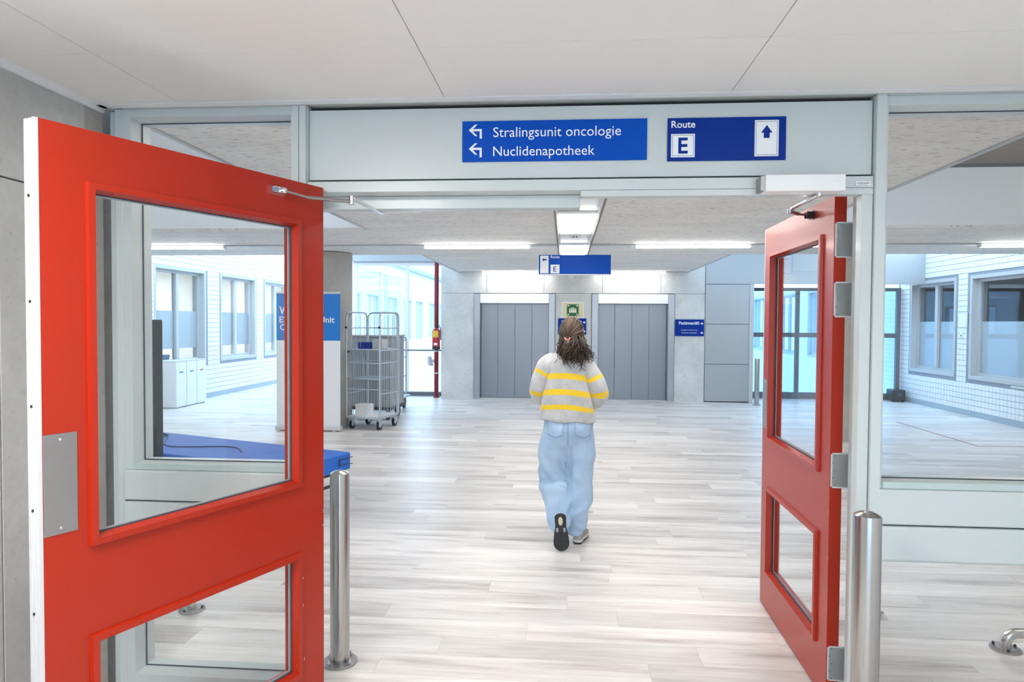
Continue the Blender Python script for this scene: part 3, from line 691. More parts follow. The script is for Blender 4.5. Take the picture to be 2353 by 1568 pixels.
box(-.215,.215,-.012,0,0,.31).build('board', mat('sign_cream', (.72,.66,.40), .6), ev)
box(-.235,.235,-.006,0,-.02,.33).build('backing', M_white, ev)
box(-.125,.125,-.0135,-.0122,.03,.28).build('green_field', mat('sign_green', (.02,.13,.06), .6), ev)
M_pale = mat('sign_pale', (.80,.78,.58), .6)
for a in (-.06,-.02,.02,.06):
    up = .02 if abs(a) < .03 else 0
    MB().cyl((a,-.0137,.175+up),(a,-.0155,.175+up),.017,12).build('figure_head', M_pale, ev); box(a-.0185,a+.0185,-.0155,-.0137,.10,.155+up).build('figure_body', M_pale, ev)
for a, b in ((-1,1),(1,1),(-1,-1),(1,-1)):
    cx, cz = a*.095, .155+b*.095; t_ = [(cx-.024*a, cz+.0*b), (cx+.024*a, cz+.024*b), (cx+.0*a, cz-.024*b)]
    t_ = [(cx+.024*a, cz+.024*b), (cx-.026*a, cz+.006*b), (cx+.006*a, cz-.026*b)]
    MB().prism(t_ if a*b > 0 else t_[::-1], -.0155, -.0137).build('corner_arrow', M_pale, ev)
def liftsign(x, z, label):
    s = thing('lift_sign', label, 'sign', (x, 14.596, z)); box(-.30,.30,-.012,0,-.175,.175).build('board', M_blue2, s)
    text('Patiëntenlift', s, M_print, -.22, .205, .068, -.0125, .015)
    for zz in (.09,-.105): MB().prism([(.225,zz-.008),(.252,zz-.008),(.252,zz-.028),(.285,zz),(.252,zz+.028),(.252,zz+.008),(.225,zz+.008)], -.0145, -.0125).build('arrow', M_print, s)
    text('Terug BG, P1-P2, lift en klix', s, M_print, -.18, .16, -.058, -.0125); text('Uitsluitend via personeel', s, M_print, -.165, .15, -.115, -.0125)
    return s
liftsign(2.60, 1.56, 'blue Patiëntenlift wall sign beside the grey metal cassettes'); liftsign(.145, 1.57, 'blue lift wall sign behind the walking woman under the green sign')
bx = thing('call_panel', 'small lift call panel between the lift doors', 'panel', (.15, 14.597, 1.15))
box(-.05,.05,-.01,0,-.12,.12).build('plate', M_plate, bx); MB().cyl((0,-.016,.03),(0,-.01,.03),.018,14).build('button', M_chrome, bx, smooth=True); MB().cyl((0,-.016,-.04),(0,-.01,-.04),.018,14).build('button', M_chrome, bx, smooth=True)

# ---- bollards
def bollard(x, y, h, r, label, big=True):
    b = thing('bollard', label, 'bollard', (x, y, 0))
    MB().lathe([(r,.012),(r,h-.012),(r*.97,h-.004),(r*.6,h+.006),(r*.05,h+.0125)], n=40).build('post', M_steel_v, b, smooth=True)
    MB().lathe([(.083,0),(.083,.008),(.081,.010),(r,.0115)], n=40).build('base_plate', M_plate, b, smooth=True)
    for k in range(4):
        a = math.pi/4 + k*math.pi/2 + .25; px, py = .067*math.cos(a), .067*math.sin(a)
        bo = MB().cyl((px,py,.011),(px,py,.021),.009,6).build('bolt', M_galv, b)
        MB().lathe([(.007,.021),(.0065,.029),(.002,.033)], (px,py), 10).build('cap_nut', M_chrome, bo, smooth=True)
    return b
bollard(-1.075, 3.19, .925, .0465, 'stainless bollard between the left red leaf and the blue bench')
bollard(1.085, 2.52, .972, .0475, 'stainless bollard before the hinge side of the right red leaf')
bollard(3.88, 14.15, .95, .048, 'stainless bollard far back beside the grey metal cassettes')
# ---- low guard rails by the side windows
def guard(x, y, s, label):
    g = thing('guard_rail', label, 'guard rail', (x, y, 0)); pts = [(0,0,.01),(0,0,.03)]; rr = .055
    for k in range(1, 8):
        a = k/8*math.pi/2; pts.append((s*rr*(1-math.cos(a)), 0, .03+rr*math.sin(a)))
    L = 1.4; pts += [(s*rr,0,.085),(s*(L-rr),0,.085)]
    for k in range(1, 9):
        a = k/8*math.pi/2; pts.append((s*(L-rr+rr*math.sin(a)), 0, .03+rr*math.cos(a)))
    pts.append((s*L,0,.01))
    MB().tube(pts, .026, 16).build('tube', M_steel, g, smooth=True)
    for xx in (0, s*L):
        f = MB().lathe([(.07,.0005),(.07,.006),(.067,.008),(.028,.010)], (xx,0), 32).build('flange', M_plate, g, smooth=True)
        for k in range(3):
            a = 2.3+k*2*math.pi/3; px, py = xx+.054*math.cos(a), .054*math.sin(a)
            MB().lathe([(.007,.009),(.007,.018),(.003,.022)], (px,py), 8).build('bolt', M_darkmetal, f, smooth=True)
guard(2.25, 3.623, 1, 'low steel guard rail along the right side window'); guard(-2.11, 3.70, -1, 'low steel guard rail seen through the lower pane of the left leaf')
ds = thing('door_stop', 'small domed steel door stop on the floor behind the right partition post', 'door stop', (1.787, 3.952, 0))
MB().lathe([(.032,.0005),(.028,.006),(.016,.022),(.013,.026)], n=20).build('dome', M_chrome, ds, smooth=True); MB().lathe([(.012,.026),(.012,.032),(.006,.036)], n=12).build('cap', M_plate, ds, smooth=True)

# ---- blue bench, cable and black cabinet
ang = math.atan2(.86, -2.3)
bn = thing('bench', 'blue upholstered bench with black steel frame behind the left side window', 'bench', (-1.87, 5.84, 0), ang - math.pi)
# local x runs back along the bench (negative), local -y towards the camera
BL, BD = 2.75, .78
M_bench = mat('royal_blue_upholstery', (.012,.13,.56), .55, bump=.15, bscale=300)
box(-BL, 0, -BD, 0, .355, .505).build('cushion', M_bench, bn, bevel=.012)
fr_ = MB(); fr_.box(-BL+.03,-.03,-.06,-.03,.33,.354).box(-BL+.03,-.03,-BD+.03,-BD+.06,.33,.354).box(-.06,-.03,-BD+.06,-.06,.33,.354).box(-BL+.03,-BL+.06,-BD+.06,-.06,.33,.354)
fr_.build('frame', M_black, bn)
for x in (-.07, -BL+.07):
    for yy in (-.07, -BD+.07): MB().cyl((x,yy,0),(x,yy,.33),.018,12).build('leg', M_black, bn, smooth=True)
MB().tube([(-.02,-BD+.1,.25),(-.02,-.1,.25)],.014,8).build('stretcher', M_black, bn)
hk = MB()
for xx in (.008,): hk.tube([(.0,-.16,.46),(xx,-.16,.46),(xx,-.03,.462),(.012,.004,.462),(.012,.010,.462)],.0035,6).tube([(.0,-.16,.415),(xx,-.16,.415),(xx,-.03,.408),(.012,.004,.405),(.012,.010,.405)],.0035,6).tube([(xx,-.16,.46),(xx,-.16,.415)],.0035,6)
hk.build('side_hook', M_black, bn)
random.seed(11)
cb = MB(); pts = []
for k in range(40):
    t = k/39; pts.append((-2.52+1.7*t, -.22-.30*t+.16*math.sin(t*9), .511))
cb.tube(pts, .0045, 6)
pts = [(-2.6+.5*math.sin(a)*.5+.25, -.18+.09*math.cos(a), .512) for a in [i*.25 for i in range(24)]]; cb.tube(pts, .0045, 6)
co = cb.build('cable', M_black, None, smooth=True); co.location = bn.location; co.rotation_euler = bn.rotation_euler; tag(co, 'black cable looped on the blue bench', 'cable')
bk = thing('display_cabinet', 'tall narrow black cabinet with white sticker behind the left side window', 'cabinet', (-3.09, 4.62, 0))
box(-.26,.20,-.05,.09,.04,1.655).build('body', M_black, bk, bevel=.01); box(-.30,.26,-.22,.26,0,.04).build('foot', M_black, bk, bevel=.004)
box(.10,.195,-.056,-.0505,.05,1.645).build('side_cover', mat('black_gloss', (.012,.013,.02), .25), bk)
stk = box(.03,.085,-.0525,-.0505,1.48,1.575).build('sticker', M_print, bk); text('HEI', stk, M_black, .042, .072, 1.517, -.0528, height=.012)
bs = MB()
for x, z in ((.02,1.62),(.09,1.60),(.12,1.60),(.15,1.60),(.18,1.60),(.16,1.63),(.11,1.55),(.11,1.16)): bs.ball((x,-.0575,z),.004,.002,.004,8,6)
bs.build('screw', M_chrome, bk, smooth=True)
box(.125,.19,-.0585,-.0565,1.20,1.32).build('vent', M_rubber, bk)

# ---- roll-up banner
bn2 = thing('rollup_banner', 'white and blue welcome banner standing before the concrete column', 'banner', (-3.845, 9.98, 0))
M_bblue = mat('banner_blue', (.004,.20,.66), .5)
box(-.49,.49,-.004,.004,.07,1.36).build('lower_sheet', M_print, bn2); box(-.49,.49,-.0045,.0045,1.36,2.06).build('blue_sheet', M_bblue, bn2)
box(-.495,.495,-.012,.012,2.06,2.09).build('top_rail', M_alu, bn2, bevel=.003); MB().box(-.50,.51,-.06,.06,.01,.075).build('base', M_alu, bn2, bevel=.015)
for x in (-.42,.42): box(x-.015,x+.015,-.16,.16,.0,.012).build('foot', M_alu, bn2)
MB().cyl((0,.03,.07),(0,.03,2.07),.01,8).build('support_pole', M_alu, bn2)
text('Welkom in', bn2, M_print, -.445, .215, 1.755, -.0055, .02, height=.115); text('E2 StralingsUnit', bn2, M_print, -.445, .405, 1.63, -.0055, .02, height=.09); text('Oncologie', bn2, M_print, -.435, .09, 1.515, -.0055, .02, height=.09)
hou = MB(); pth = [(-.12,.72),(-.12,1.02),(-.02,1.10),(.06,1.13),(.14,1.11),(.195,1.05),(.215,.97),(.215,.755),(.16,.755)]
hou.tube([(x,-.0055,z) for x, z in pth], .004, 6).tube([(.215,-.0055,.755),(.215,-.0055,.725),(.1,-.0055,.72)], .004, 6); hou.build('line_drawing', mat('line_blue', (.30,.42,.68), .6), bn2)

# ---- roll cage and carts
cg = thing('roll_cage', 'galvanised wire roll cage with shelves beside the banner', 'roll cage', (-2.98, 10.42, 0), R_(-14))
cw, cd = .285, .30
MB().box(-cw,cw,-cd,cd,.17,.20).build('deck', M_galv, cg); box(-cw+.02,cw-.02,-cd+.02,cd-.02,.2005,.206).build('deck_mat', M_print, cg)
def arch(x0, y0, x1, y1, zt, rr=.09):
    a, b = Vector((x0,y0,0)), Vector((x1,y1,0)); d = (b-a).normalized(); L = (b-a).length; p = [a+Vector((0,0,.2))]
    for k in range(0, 7): t = k/6*math.pi/2; p.append(a + d*(rr*(1-math.cos(t))) + Vector((0,0,zt-rr+rr*math.sin(t))))
    for k in range(0, 7): t = k/6*math.pi/2; p.append(b - d*(rr*(1-math.sin(t))) + Vector((0,0,zt-rr+rr*math.cos(t))))
    p.append(b+Vector((0,0,.2))); return p
sides = [(-cw,-cd,-cw,cd),(cw,-cd,cw,cd),(-cw+.02,cd,cw-.02,cd)]
for (x0,y0,x1,y1) in sides:
    sp = MB().tube(arch(x0,y0,x1,y1,1.79), .0125, 10).build('side_frame', M_galv, cg, smooth=True)
    wi = MB(); n = 9
    for k in range(1, n): t = k/n; wi.tube([(x0+(x1-x0)*t, y0+(y1-y0)*t, .2),(x0+(x1-x0)*t, y0+(y1-y0)*t, 1.2 if k%2 else 1.75)], .004, 5)
    wi.build('wire', M_galv, sp)
    for z in (.55, 1.02, 1.21, 1.55): MB().tube([(x0,y0,z),(x1,y1,z)], .008, 8).build('cross_bar', M_galv, sp)
for z in (.62, 1.02): MB().tube([(-cw,-cd,z),(cw,-cd,z)], .009, 8).build('front_bar', M_galv, cg, smooth=True)
for z, tl in ((.78, 0), (1.225, 0)):
    sh = MB().box(-cw+.014,cw-.014,-cd+.014,cd-.014,z-.008,z+.004).build('shelf', M_galv, cg)
    MB().tube([(-cw+.01,-cd,z),(cw-.01,-cd,z)], .010, 8).build('shelf_edge', M_galv, sh, smooth=True)
for x, z in ((-cw, 1.56), (-cw+.04, 1.19), (cw, 1.56)): MB().ball((x,-cd-.014,z),.02,.014,.02,12,8).build('latch', M_black, cg, smooth=True)
for x in (-cw+.05, cw-.05):
    for yy in (-cd+.06, cd-.06):
        f = MB().box(x-.03,x+.03,yy-.03,yy+.03,.155,.17).box(x-.026,x-.022,yy-.03,yy+.05,.06,.155).box(x+.022,x+.026,yy-.03,yy+.05,.06,.155).build('caster_fork', M_galv, cg)
        MB().cyl((x-.018,yy+.02,.06),(x+.018,yy+.02,.06),.06,20).build('wheel', M_black, f, smooth=True)
        MB().cyl((x-.0215,yy+.02,.06),(x+.0215,yy+.02,.06),.025,14).build('hub', M_galv, f, smooth=True)
def on_cage(name, label, cat, lx, ly, z, rz=0):
    c, s_ = math.cos(R_(-14)), math.sin(R_(-14)); return thing(name, label, cat, (-2.98+lx*c-ly*s_, 10.42+lx*s_+ly*c, z), R_(-14)+rz)
c1 = on_cage('crate', 'small dark blue slatted crate on the top shelf of the roll cage', 'crate', -.06, -.08, 1.23)
M_crate = mat('crate_blue', (.006,.03,.30), .5)
box(-.10,.10,-.07,.07,0,.02).build('base', M_crate, c1)
for x in (-.095,-.05,-.005,.04,.085): box(x-.017,x+.017,-.075,-.068,.0,.10).build('slat', M_crate, c1); box(x-.017,x+.017,.068,.075,0,.10).build('slat', M_crate, c1)
c2_ = on_cage('storage_box', 'plain grey box on the top shelf of the roll cage', 'box', .155, -.06, 1.23)
box(-.085,.085,-.09,.09,0,.13).build('body', mat('grey_box', (.45,.48,.50), .6), c2_, bevel=.004); box(-.088,.088,-.093,.093,.13,.145).build('lid', mat('grey_lid', (.50,.53,.55), .6), c2_, bevel=.003)
c3 = on_cage('storage_box', 'white carton on the deck of the roll cage', 'box', -.07, -.14, .2065)
box(-.11,.11,-.09,.09,0,.17).build('body', mat('carton_white', (.68,.70,.71), .7), c3, bevel=.004); box(-.112,.0,-.093,.093,.17,.175).build('flap', M_print, c3); box(.002,.112,-.093,.093,.17,.175).build('flap', M_print, c3)
gc = thing('cabinet_cart', 'closed grey metal cart on black wheels behind the roll cage', 'cart', (-3.30, 11.55, 0), R_(-4))
M_cart = mat('cart_grey', (.34,.37,.40), .5, metal=.2)
box(-.44,.44,-.35,.35,.22,1.40).build('body', M_cart, gc, bevel=.006); box(-.46,.46,-.37,.37,1.40,1.425).build('top', mat('cart_top', (.50,.53,.56), .5), gc, bevel=.004)
for x in (-.22,.22): box(x-.21,x+.21,-.362,-.351,.25,1.37).build('door', M_cart, gc, bevel=.003)
MB().tube([(-.03,-.375,.75),(-.03,-.385,.8),(-.03,-.385,1.0),(-.03,-.375,1.05)],.008,6).build('handle', M_galv, gc)
box(-.45,.45,-.36,.36,.17,.22).build('base', M_black, gc)
for x in (-.36,.36):
    for yy in (-.27,.27): MB().cyl((x-.02,yy,.085),(x+.02,yy,.085),.085,20).build('wheel', M_black, gc, smooth=True)
pc = thing('platform_cart', 'flat cart with tubular handle frame beside the courtyard glazing', 'cart', (-3.40, 12.6, 0), 0)
box(-.42,.42,-.4,.4,.22,.25).build('deck', mat('cart_deck', (.42,.50,.60), .5), pc, bevel=.006)
MB().tube([(.36,-.3,.25),(.36,-.3,1.30),(.36,-.22,1.36),(.36,.22,1.36),(.36,.3,1.30),(.36,.3,.25)],.016,10).build('handle_frame', M_galv, pc, smooth=True)
for z in (.62,.98,1.3): MB().tube([(.36,-.3,z),(.36,.3,z)],.012,8).build('cross_bar', M_galv, pc)
for x in (-.32,.32):
    for yy in (-.3,.3):
        MB().cyl((x-.02,yy,.1),(x+.02,yy,.1),.10,20).build('wheel', M_black, pc, smooth=True); box(x-.03,x+.03,yy-.03,yy+.03,.2,.22).build('wheel_mount', M_galv, pc)

# ---- standpipe and extinguisher
M_pipe = mat('standpipe_red', (.20,.006,.02), .4); M_ext = mat('extinguisher_red', (.42,.006,.02), .3, coat=.4)
sp = thing('standpipe', 'dark red vertical fire standpipe left of the lift wall', 'pipe', (-2.80, 14.72, 0))
MB().cyl((0,0,0),(0,0,2.96),.048,16).build('pipe', M_pipe, sp, smooth=True); MB().lathe([(.07,0),(.07,.02),(.05,.03)], n=16).build('floor_collar', M_pipe, sp, smooth=True)
for z in (.52, 1.0): MB().lathe([(.053,z),(.053,z+.03)], n=16).build('clamp', M_galv, sp, smooth=True)
vl = MB().cyl((-.05,-.02,.80),(-.14,-.06,.80),.035,12).cyl((-.14,-.06,.74),(-.14,-.06,.90),.045,12).build('hose_valve', M_galv, sp, smooth=True); MB().cyl((-.11,-.08,.70),(-.11,-.08,.76),.055,14).build('valve_wheel', M_chrome, vl, smooth=True)
ex = thing('fire_extinguisher', 'red fire extinguisher hung on the dark red standpipe', 'fire extinguisher', (-2.78, 14.58, 1.06))
MB().lathe([(.075,0),(.085,.02),(.085,.40),(.06,.44),(.025,.46)], n=24).build('cylinder', M_ext, ex, smooth=True)
MB().lathe([(.0865,-.005),(.0865,.06)], n=24).build('base_ring', M_black, ex, smooth=True)
MB().cyl((0,0,.46),(0,0,.50),.02,10).box(-.02,.09,-.012,.012,.50,.515).box(-.02,.08,-.012,.012,.53,.54).build('valve', M_black, ex)
MB().tube([(.03,0,.49),(.09,0,.47),(.10,0,.35),(.098,0,.2)],.01,8).build('hose', M_black, ex, smooth=True)
def wrap(z0, z1, a0, a1, r_): 
    m = MB(); rings = []
    n = 10; vs = [(r_*math.sin(a0+(a1-a0)*k/n), -r_*math.cos(a0+(a1-a0)*k/n), z) for z in (z0,z1) for k in range(n+1)]
    return m.add(vs, [(k, k+1, n+2+k, n+1+k) for k in range(n)])
wrap(.26,.40,-.75,.75,.0857).build('label', mat('label_yellow', (.80,.48,.04), .5), ex); wrap(.09,.14,-.4,.5,.0857).build('label', M_print, ex)

# ---- waste bins under the left window
for k in range(3):
    y0 = 12.18 + k*.36
    b = thing('waste_bin', ['white recycling bin with blue tab, nearest the handrail of the three', 'middle white recycling bin with blue tab of three', 'white recycling bin with violet tab, next to the tiled skirting'][k], 'bin', (-7.40, y0+.175, 0), 0, 'recycling bins under the window')
    box(-.17,.17,-.174,.174,.02,.86).build('body', M_white, b, bevel=.004); box(-.172,.172,-.172,.172,.861,.885).build('lid', mat('bin_lid', (.62,.65,.68), .5), b, bevel=.003); box(-.15,.15,-.16,.16,0,.019).build('plinth', M_wframe, b)
    box(.1705,.176,-.168,.168,.03,.85).build('front_door', M_white, b, bevel=.002)
    lb = box(.1765,.178,-.06,.06,.66,.80).build('sticker', M_print, b); box(.1782,.179,-.06,.06,.66,.685).build('colour_tab', mat('tab_%d' % k, [(.05,.2,.55),(.05,.2,.55),(.35,.12,.3)][k], .5), b)
h2 = thing('wall_handrail', 'short white handrail on the left tiled wall before the bins', 'handrail', (XL+.10, 11.3, .86))
MB().cyl((0,-1.0,0),(0,.78,0),.022,12).build('rail', M_white, h2, smooth=True); [MB().cyl((0,y_,0),(-.10,y_,0),.01,8).build('bracket', M_galv, h2) for y_ in (-.6,.5)]
h3 = thing('wall_handrail', 'short grey handrail on the right tiled wall under the wide window', 'handrail', (XR-.10, 10.7, .65))
MB().cyl((0,-1.0,0),(0,.95,0),.022,12).build('rail', M_wframe, h3, smooth=True); [MB().cyl((0,y_,0),(.09,y_,0),.01,8).build('bracket', M_galv, h3) for y_ in (-.6,.6)]
wpx = thing('wall_cover_plate', 'square white cover plate between the two right windows', 'plate', (XR-.0085, 13.22, 1.74))
box(-.012,0,-.13,.13,-.13,.13).build('plate', M_white, wpx, bevel=.003); ring_ = MB().box(-.006,0,-.145,.145,-.145,.145).build('backing', M_wframe, wpx)
kp = thing('key_switch', 'small wall switch under the square cover plate', 'switch', (XR-.0085, 13.24, 1.47)); box(-.02,0,-.035,.035,-.05,.05).build('body', M_white, kp, bevel=.004); box(-.024,-.0205,-.012,.012,-.03,.0).build('button', M_black, kp)
dk2 = thing('floor_box', 'black equipment box on the floor by the dark glazed wall', 'box', (7.1, 15.25, 0)); box(-.13,.13,-.16,.16,.03,.26).build('body', M_black, dk2, bevel=.02); box(-.05,.05,-.175,-.161,.12,.2).build('handle', M_rubber, dk2)
for x in (-.1,.1): MB().cyl((x-.02,-.1,.03),(x+.02,-.1,.03),.03,12).build('wheel', M_black, dk2, smooth=True)
fl = MB(); M_tape = mat('dark_red_tape', (.26,.08,.12), .6)
fl.box(-.013,.013,-2.28,0,.0002,.0009).box(-.013,1.6,-2.306,-2.28,.0002,.0009); fo = fl.build('floor_line', M_tape); fo.location = (5.62, 12.03, 0); tag(fo, 'thin dark red line taped on the floor past the right side window', 'floor line')
# desk clutter in the office behind the windows
tb = thing('office_desk', 'white desk in the office behind the tiled wall window', 'desk', (XL-.95, 13.1, 0))
box(-.4,.4,-.9,.9,.72,.75).build('top', M_print, tb)
for x in (-.36,.36):
    for yy in (-.85,.85): box(x-.02,x+.02,yy-.02,yy+.02,0,.72).build('leg', M_wframe, tb)
for i, (yy, c_, w_, lb_) in enumerate(((-.75,(.25,.16,.42),.14,'purple basket on the office desk'),(-.1,(.10,.35,.50),.12,'teal tray on the office desk'),(.45,(.06,.2,.5),.16,'blue bin on the office desk'))):
    t = thing('desk_tray', lb_, 'tray', (XL-.8, 13.1+yy, .751)); m_ = mat('tray_%d' % i, c_, .5)
    MB().loft([[(sx*w_*k, sy*w_*.8*k, z) for sx, sy in ((-1,-1),(1,-1),(1,1),(-1,1))] for k, z in ((.8,0),(1,.18),(.94,.18),(.76,.02))]).build('tub', m_, t)
    ring('rim', -w_, w_, -w_*.8, w_*.8, [(0,0),(.012,0),(.012,.012),(0,.012)], m_, t).matrix_local = Matrix.Translation((0,0,.17)) @ Matrix.Rotation(R_(90), 4, 'X')

# ================================================================ THE WALKING WOMAN (seen from behind, walking away)
PX, PY = .02, 5.06
pn = thing('person', 'woman walking away in grey sweater with yellow stripes and wide pale jeans', 'person', (PX, PY, 0))
def ell(cx, cy, z, a, b, n=36, pw=2.4, tilt=0.0):
    out = []
    for k in range(n):
        t = 2*math.pi*k/n; c, s_ = math.cos(t), math.sin(t)
        x = a*math.copysign(abs(c)**(2/pw), c); y_ = b*math.copysign(abs(s_)**(2/pw), s_)
        out.append((cx+x, cy+y_, z + tilt*x))
    return out
def smoothpath(pts, n):
    """Catmull-Rom through (x,y,z,r) knots"""
    P = [Vector(p) for p in pts]; P = [P[0]*2-P[1]] + P + [P[-1]*2-P[-2]]; out = []
    m = len(P)-3
    for i in range(n+1):
        u = min(i/n*m, m-1e-6); k = int(u); t = u-k; a, b, c, d = P[k:k+4]
        out.append(.5*((2*b) + (c-a)*t + (2*a-5*b+4*c-d)*t*t + (3*b-a-3*c+d)*t**3))
    return out
def V4(*a): return Vector(a)
def remesh(mb, name, m, parent, vox, wr=0.0, smooth_it=6, wscale=9.0):
    o = mb.build(name, m, parent)
    r_ = o.modifiers.new('r', 'REMESH'); r_.mode = 'VOXEL'; r_.voxel_size = vox
    s_ = o.modifiers.new('s', 'SMOOTH'); s_.factor = .5; s_.iterations = smooth_it
    apply_mods(o); me = o.data
    if not me.materials: me.materials.append(m)
    me.shade_smooth(); return o
# -- body: one continuous skin surface (head, neck, trunk, arms, hands with five fingers, legs)
M_skin = mat('skin', (.62,.38,.28), .55)
bd = MB()
HC = Vector((.028, .035, 1.560))
bd.ball(HC, .074, .092, .112, 28, 18); bd.ball(HC+Vector((0,.030,-.058)), .052, .055, .05, 20, 12)
bd.tube([HC+Vector((0,.085,.012)), HC+Vector((0,.113,-.02))], [.009,.014], 10); bd.ball(HC+Vector((0,.107,-.024)), .014,.012,.010, 12, 8)
for s_ in (-1, 1): bd.ball(HC+Vector((s_*.077,-.002,-.012)), .010,.020,.030, 12, 8)
bd.ball(HC+Vector((0,.088,-.056)), .022,.010,.006, 12, 8)
bd.tube([(.02,0,1.36),(.024,.01,1.50)], [.056,.05], 18)
bd.loft([ell(0,.01,.86,.13,.09), ell(0,.01,1.0,.125,.085), ell(0,.01,1.12,.11,.08), ell(0,.01,1.27,.125,.085), ell(0,0,1.36,.12,.07), ell(0,0,1.40,.07,.055)])
def limb(pts, n=26, k=14):
    q = smoothpath([V4(*p) for p in pts], n); bd.tube([v.xyz for v in q], [v.w for v in q], k)
for s_ in (-1, 1):
    limb([(s_*.10,0,1.35,.042),(s_*.19,-.02,1.24,.040),(s_*.222,-.005,1.13,.036),(s_*.17,.12,1.075,.031),(s_*.075,.215,1.065,.026)])
    w = Vector((s_*.075,.215,1.065)); dr = Vector((-s_*.75,.55,.0)).normalized(); sd_ = Vector((0,0,1))
    bd.tube([w, w+dr*.03, w+dr*.075], [.024,.034,.036], 14, flat=.55 if False else 1.0)
    for j, (o_, ln) in enumerate(((-.030,.062),(-.010,.075),(.011,.080),(.031,.070))):
        b0 = w + dr*.07 + sd_*o_; m1 = b0 + dr*ln*.5; e1_ = m1 + (dr*.45+Vector((-s_*.55,-.6,0))).normalized()*ln*.55
        bd.tube([b0 - dr*.02, b0, m1, e1_], [.0095,.0095,.009,.0075], 8)
    t0 = w + dr*.025 + sd_*.028; bd.tube([t0, t0+Vector((-s_*.03,.005,.03)), t0+Vector((-s_*.065,.01,.04))], [.012,.0105,.0085], 8)
limb([(.085,0,.90,.068),(.092,.0,.72,.060),(.100,.02,.49,.046),(.088,.01,.30,.048),(.06,.03,.09,.036)])
limb([(-.085,0,.90,.068),(-.092,.04,.70,.060),(-.088,.09,.47,.052),(-.066,-.02,.33,.047),(-.05,-.10,.225,.036)])
body = remesh(bd, 'body', M_skin, pn, .007, smooth_it=4)
for s_ in (-1, 1):
    ey = MB().ball(HC+Vector((s_*.030,.080,.008)), .0115,.0115,.0115, 14, 8).build('eye', M_print, pn, smooth=True)
    MB().ball(HC+Vector((s_*.030,.0895,.008)), .005,.003,.005, 10, 6).build('iris', M_black, ey, smooth=True)
MB().tube([HC+Vector((x*.022,.0975-abs(x)*.006,-.056)) for x in (-1,-.5,0,.5,1)], [.002,.005,.006,.005,.002], 8).build('lips', mat('lips', (.50,.18,.16), .5), pn, smooth=True)

# -- sweater
def knit(name, bands, slope=0.0):
    m, nt, b = nodes(name); b.inputs['Roughness'].default_value = .95; b.inputs['Sheen Weight'].default_value = .6; b.inputs['Sheen Roughness'].default_value = .5
    at = N(nt,'ShaderNodeAttribute', attribute_name='band'); tc = N(nt,'ShaderNodeTexCoord')
    nz = N(nt,'ShaderNodeTexNoise'); nz.inputs['Scale'].default_value = 90; nz.inputs['Detail'].default_value = 5; nt.links.new(tc.outputs['Object'], nz.inputs['Vector'])
    n0 = N(nt,'ShaderNodeTexNoise'); n0.inputs['Scale'].default_value = 14; n0.inputs['Detail'].default_value = 4; nt.links.new(tc.outputs['Object'], n0.inputs['Vector'])
    jt = N(nt,'ShaderNodeMath', operation='MULTIPLY_ADD'); jt.inputs[1].default_value = .006; nt.links.new(nz.outputs['Fac'], jt.inputs[0]); nt.links.new(at.outputs['Fac'], jt.inputs[2])
    tot = None
    for a, c in bands:
        cm = N(nt,'ShaderNodeMath', operation='COMPARE'); cm.inputs[1].default_value = (a+c)/2+.003; cm.inputs[2].default_value = (c-a)/2; nt.links.new(jt.outputs[0], cm.inputs[0])
        if tot is None: tot = cm
        else:
            ad = N(nt,'ShaderNodeMath', operation='ADD'); nt.links.new(tot.outputs[0], ad.inputs[0]); nt.links.new(cm.outputs[0], ad.inputs[1]); tot = ad
    g = N(nt,'ShaderNodeValToRGB'); g.color_ramp.elements[0].position = .3; g.color_ramp.elements[1].position = .7
    g.color_ramp.elements[0].color = (.44,.45,.46,1); g.color_ramp.elements[1].color = (.57,.58,.59,1); nt.links.new(n0.outputs['Fac'], g.inputs['Fac'])
    mx = N(nt,'ShaderNodeMixRGB'); mx.inputs[2].default_value = (.86,.58,.012,1); nt.links.new(g.outputs[0], mx.inputs[1]); nt.links.new(tot.outputs[0], mx.inputs[0]); nt.links.new(mx.outputs[0], b.inputs['Base Color'])
    bp = N(nt,'ShaderNodeBump'); bp.inputs['Strength'].default_value = .7; bp.inputs['Distance'].default_value = .006; nt.links.new(nz.outputs['Fac'], bp.inputs['Height']); nt.links.new(bp.outputs[0], b.inputs['Normal'])
    return m
def wob(p, amp, sc, seed=0.0): 
    return amp*noise.noise(Vector((p[0]*sc+seed, p[1]*sc, p[2]*sc*.7)))
tors = [(.928,.000,.205,.140),(.95,.000,.206,.142),(1.0,.0,.201,.140),(1.06,.001,.194,.136),(1.13,.0,.182,.130),(1.20,-.002,.170,.125),(1.27,-.003,.160,.120),(1.33,-.003,.155,.112),(1.375,-.001,.148,.102),(1.405,.003,.130,.090),(1.425,.010,.105,.078),(1.44,.016,.082,.068),(1.455,.02,.068,.062),(1.47,.021,.062,.058)]
rings_ = []; q = smoothpath([V4(c, z, a, b) for z, c, a, b in tors], 46)
for i, v in enumerate(q):
    rg = ell(v.x, .005, v.y, v.z, v.w, 56, 2.5, -.03)
    k = max(0, 1-abs(v.y-1.1)/.28)
    rg = [(x + wob((x,y_,z),.014,8)*k, y_ + wob((x,y_,z),.016,8,5)*k, z + (.008*math.sin(x*30) if i == 0 else 0)) for x, y_, z in rg]
    rings_.append(rg)
sw = MB().loft(rings_, False); inner = [[(x*.96, y_*.96, z+.004) for x, y_, z in rg] for rg in (rings_[0], rings_[4])]
n0_ = len(sw.v); sw.add([p for rg in inner for p in rg], [(k, 56+k, 56+(k+1)%56, (k+1)%56) for k in range(56)]); sw.f += [(k, n0_+k, n0_+(k+1)%56, (k+1)%56) for k in range(56)]
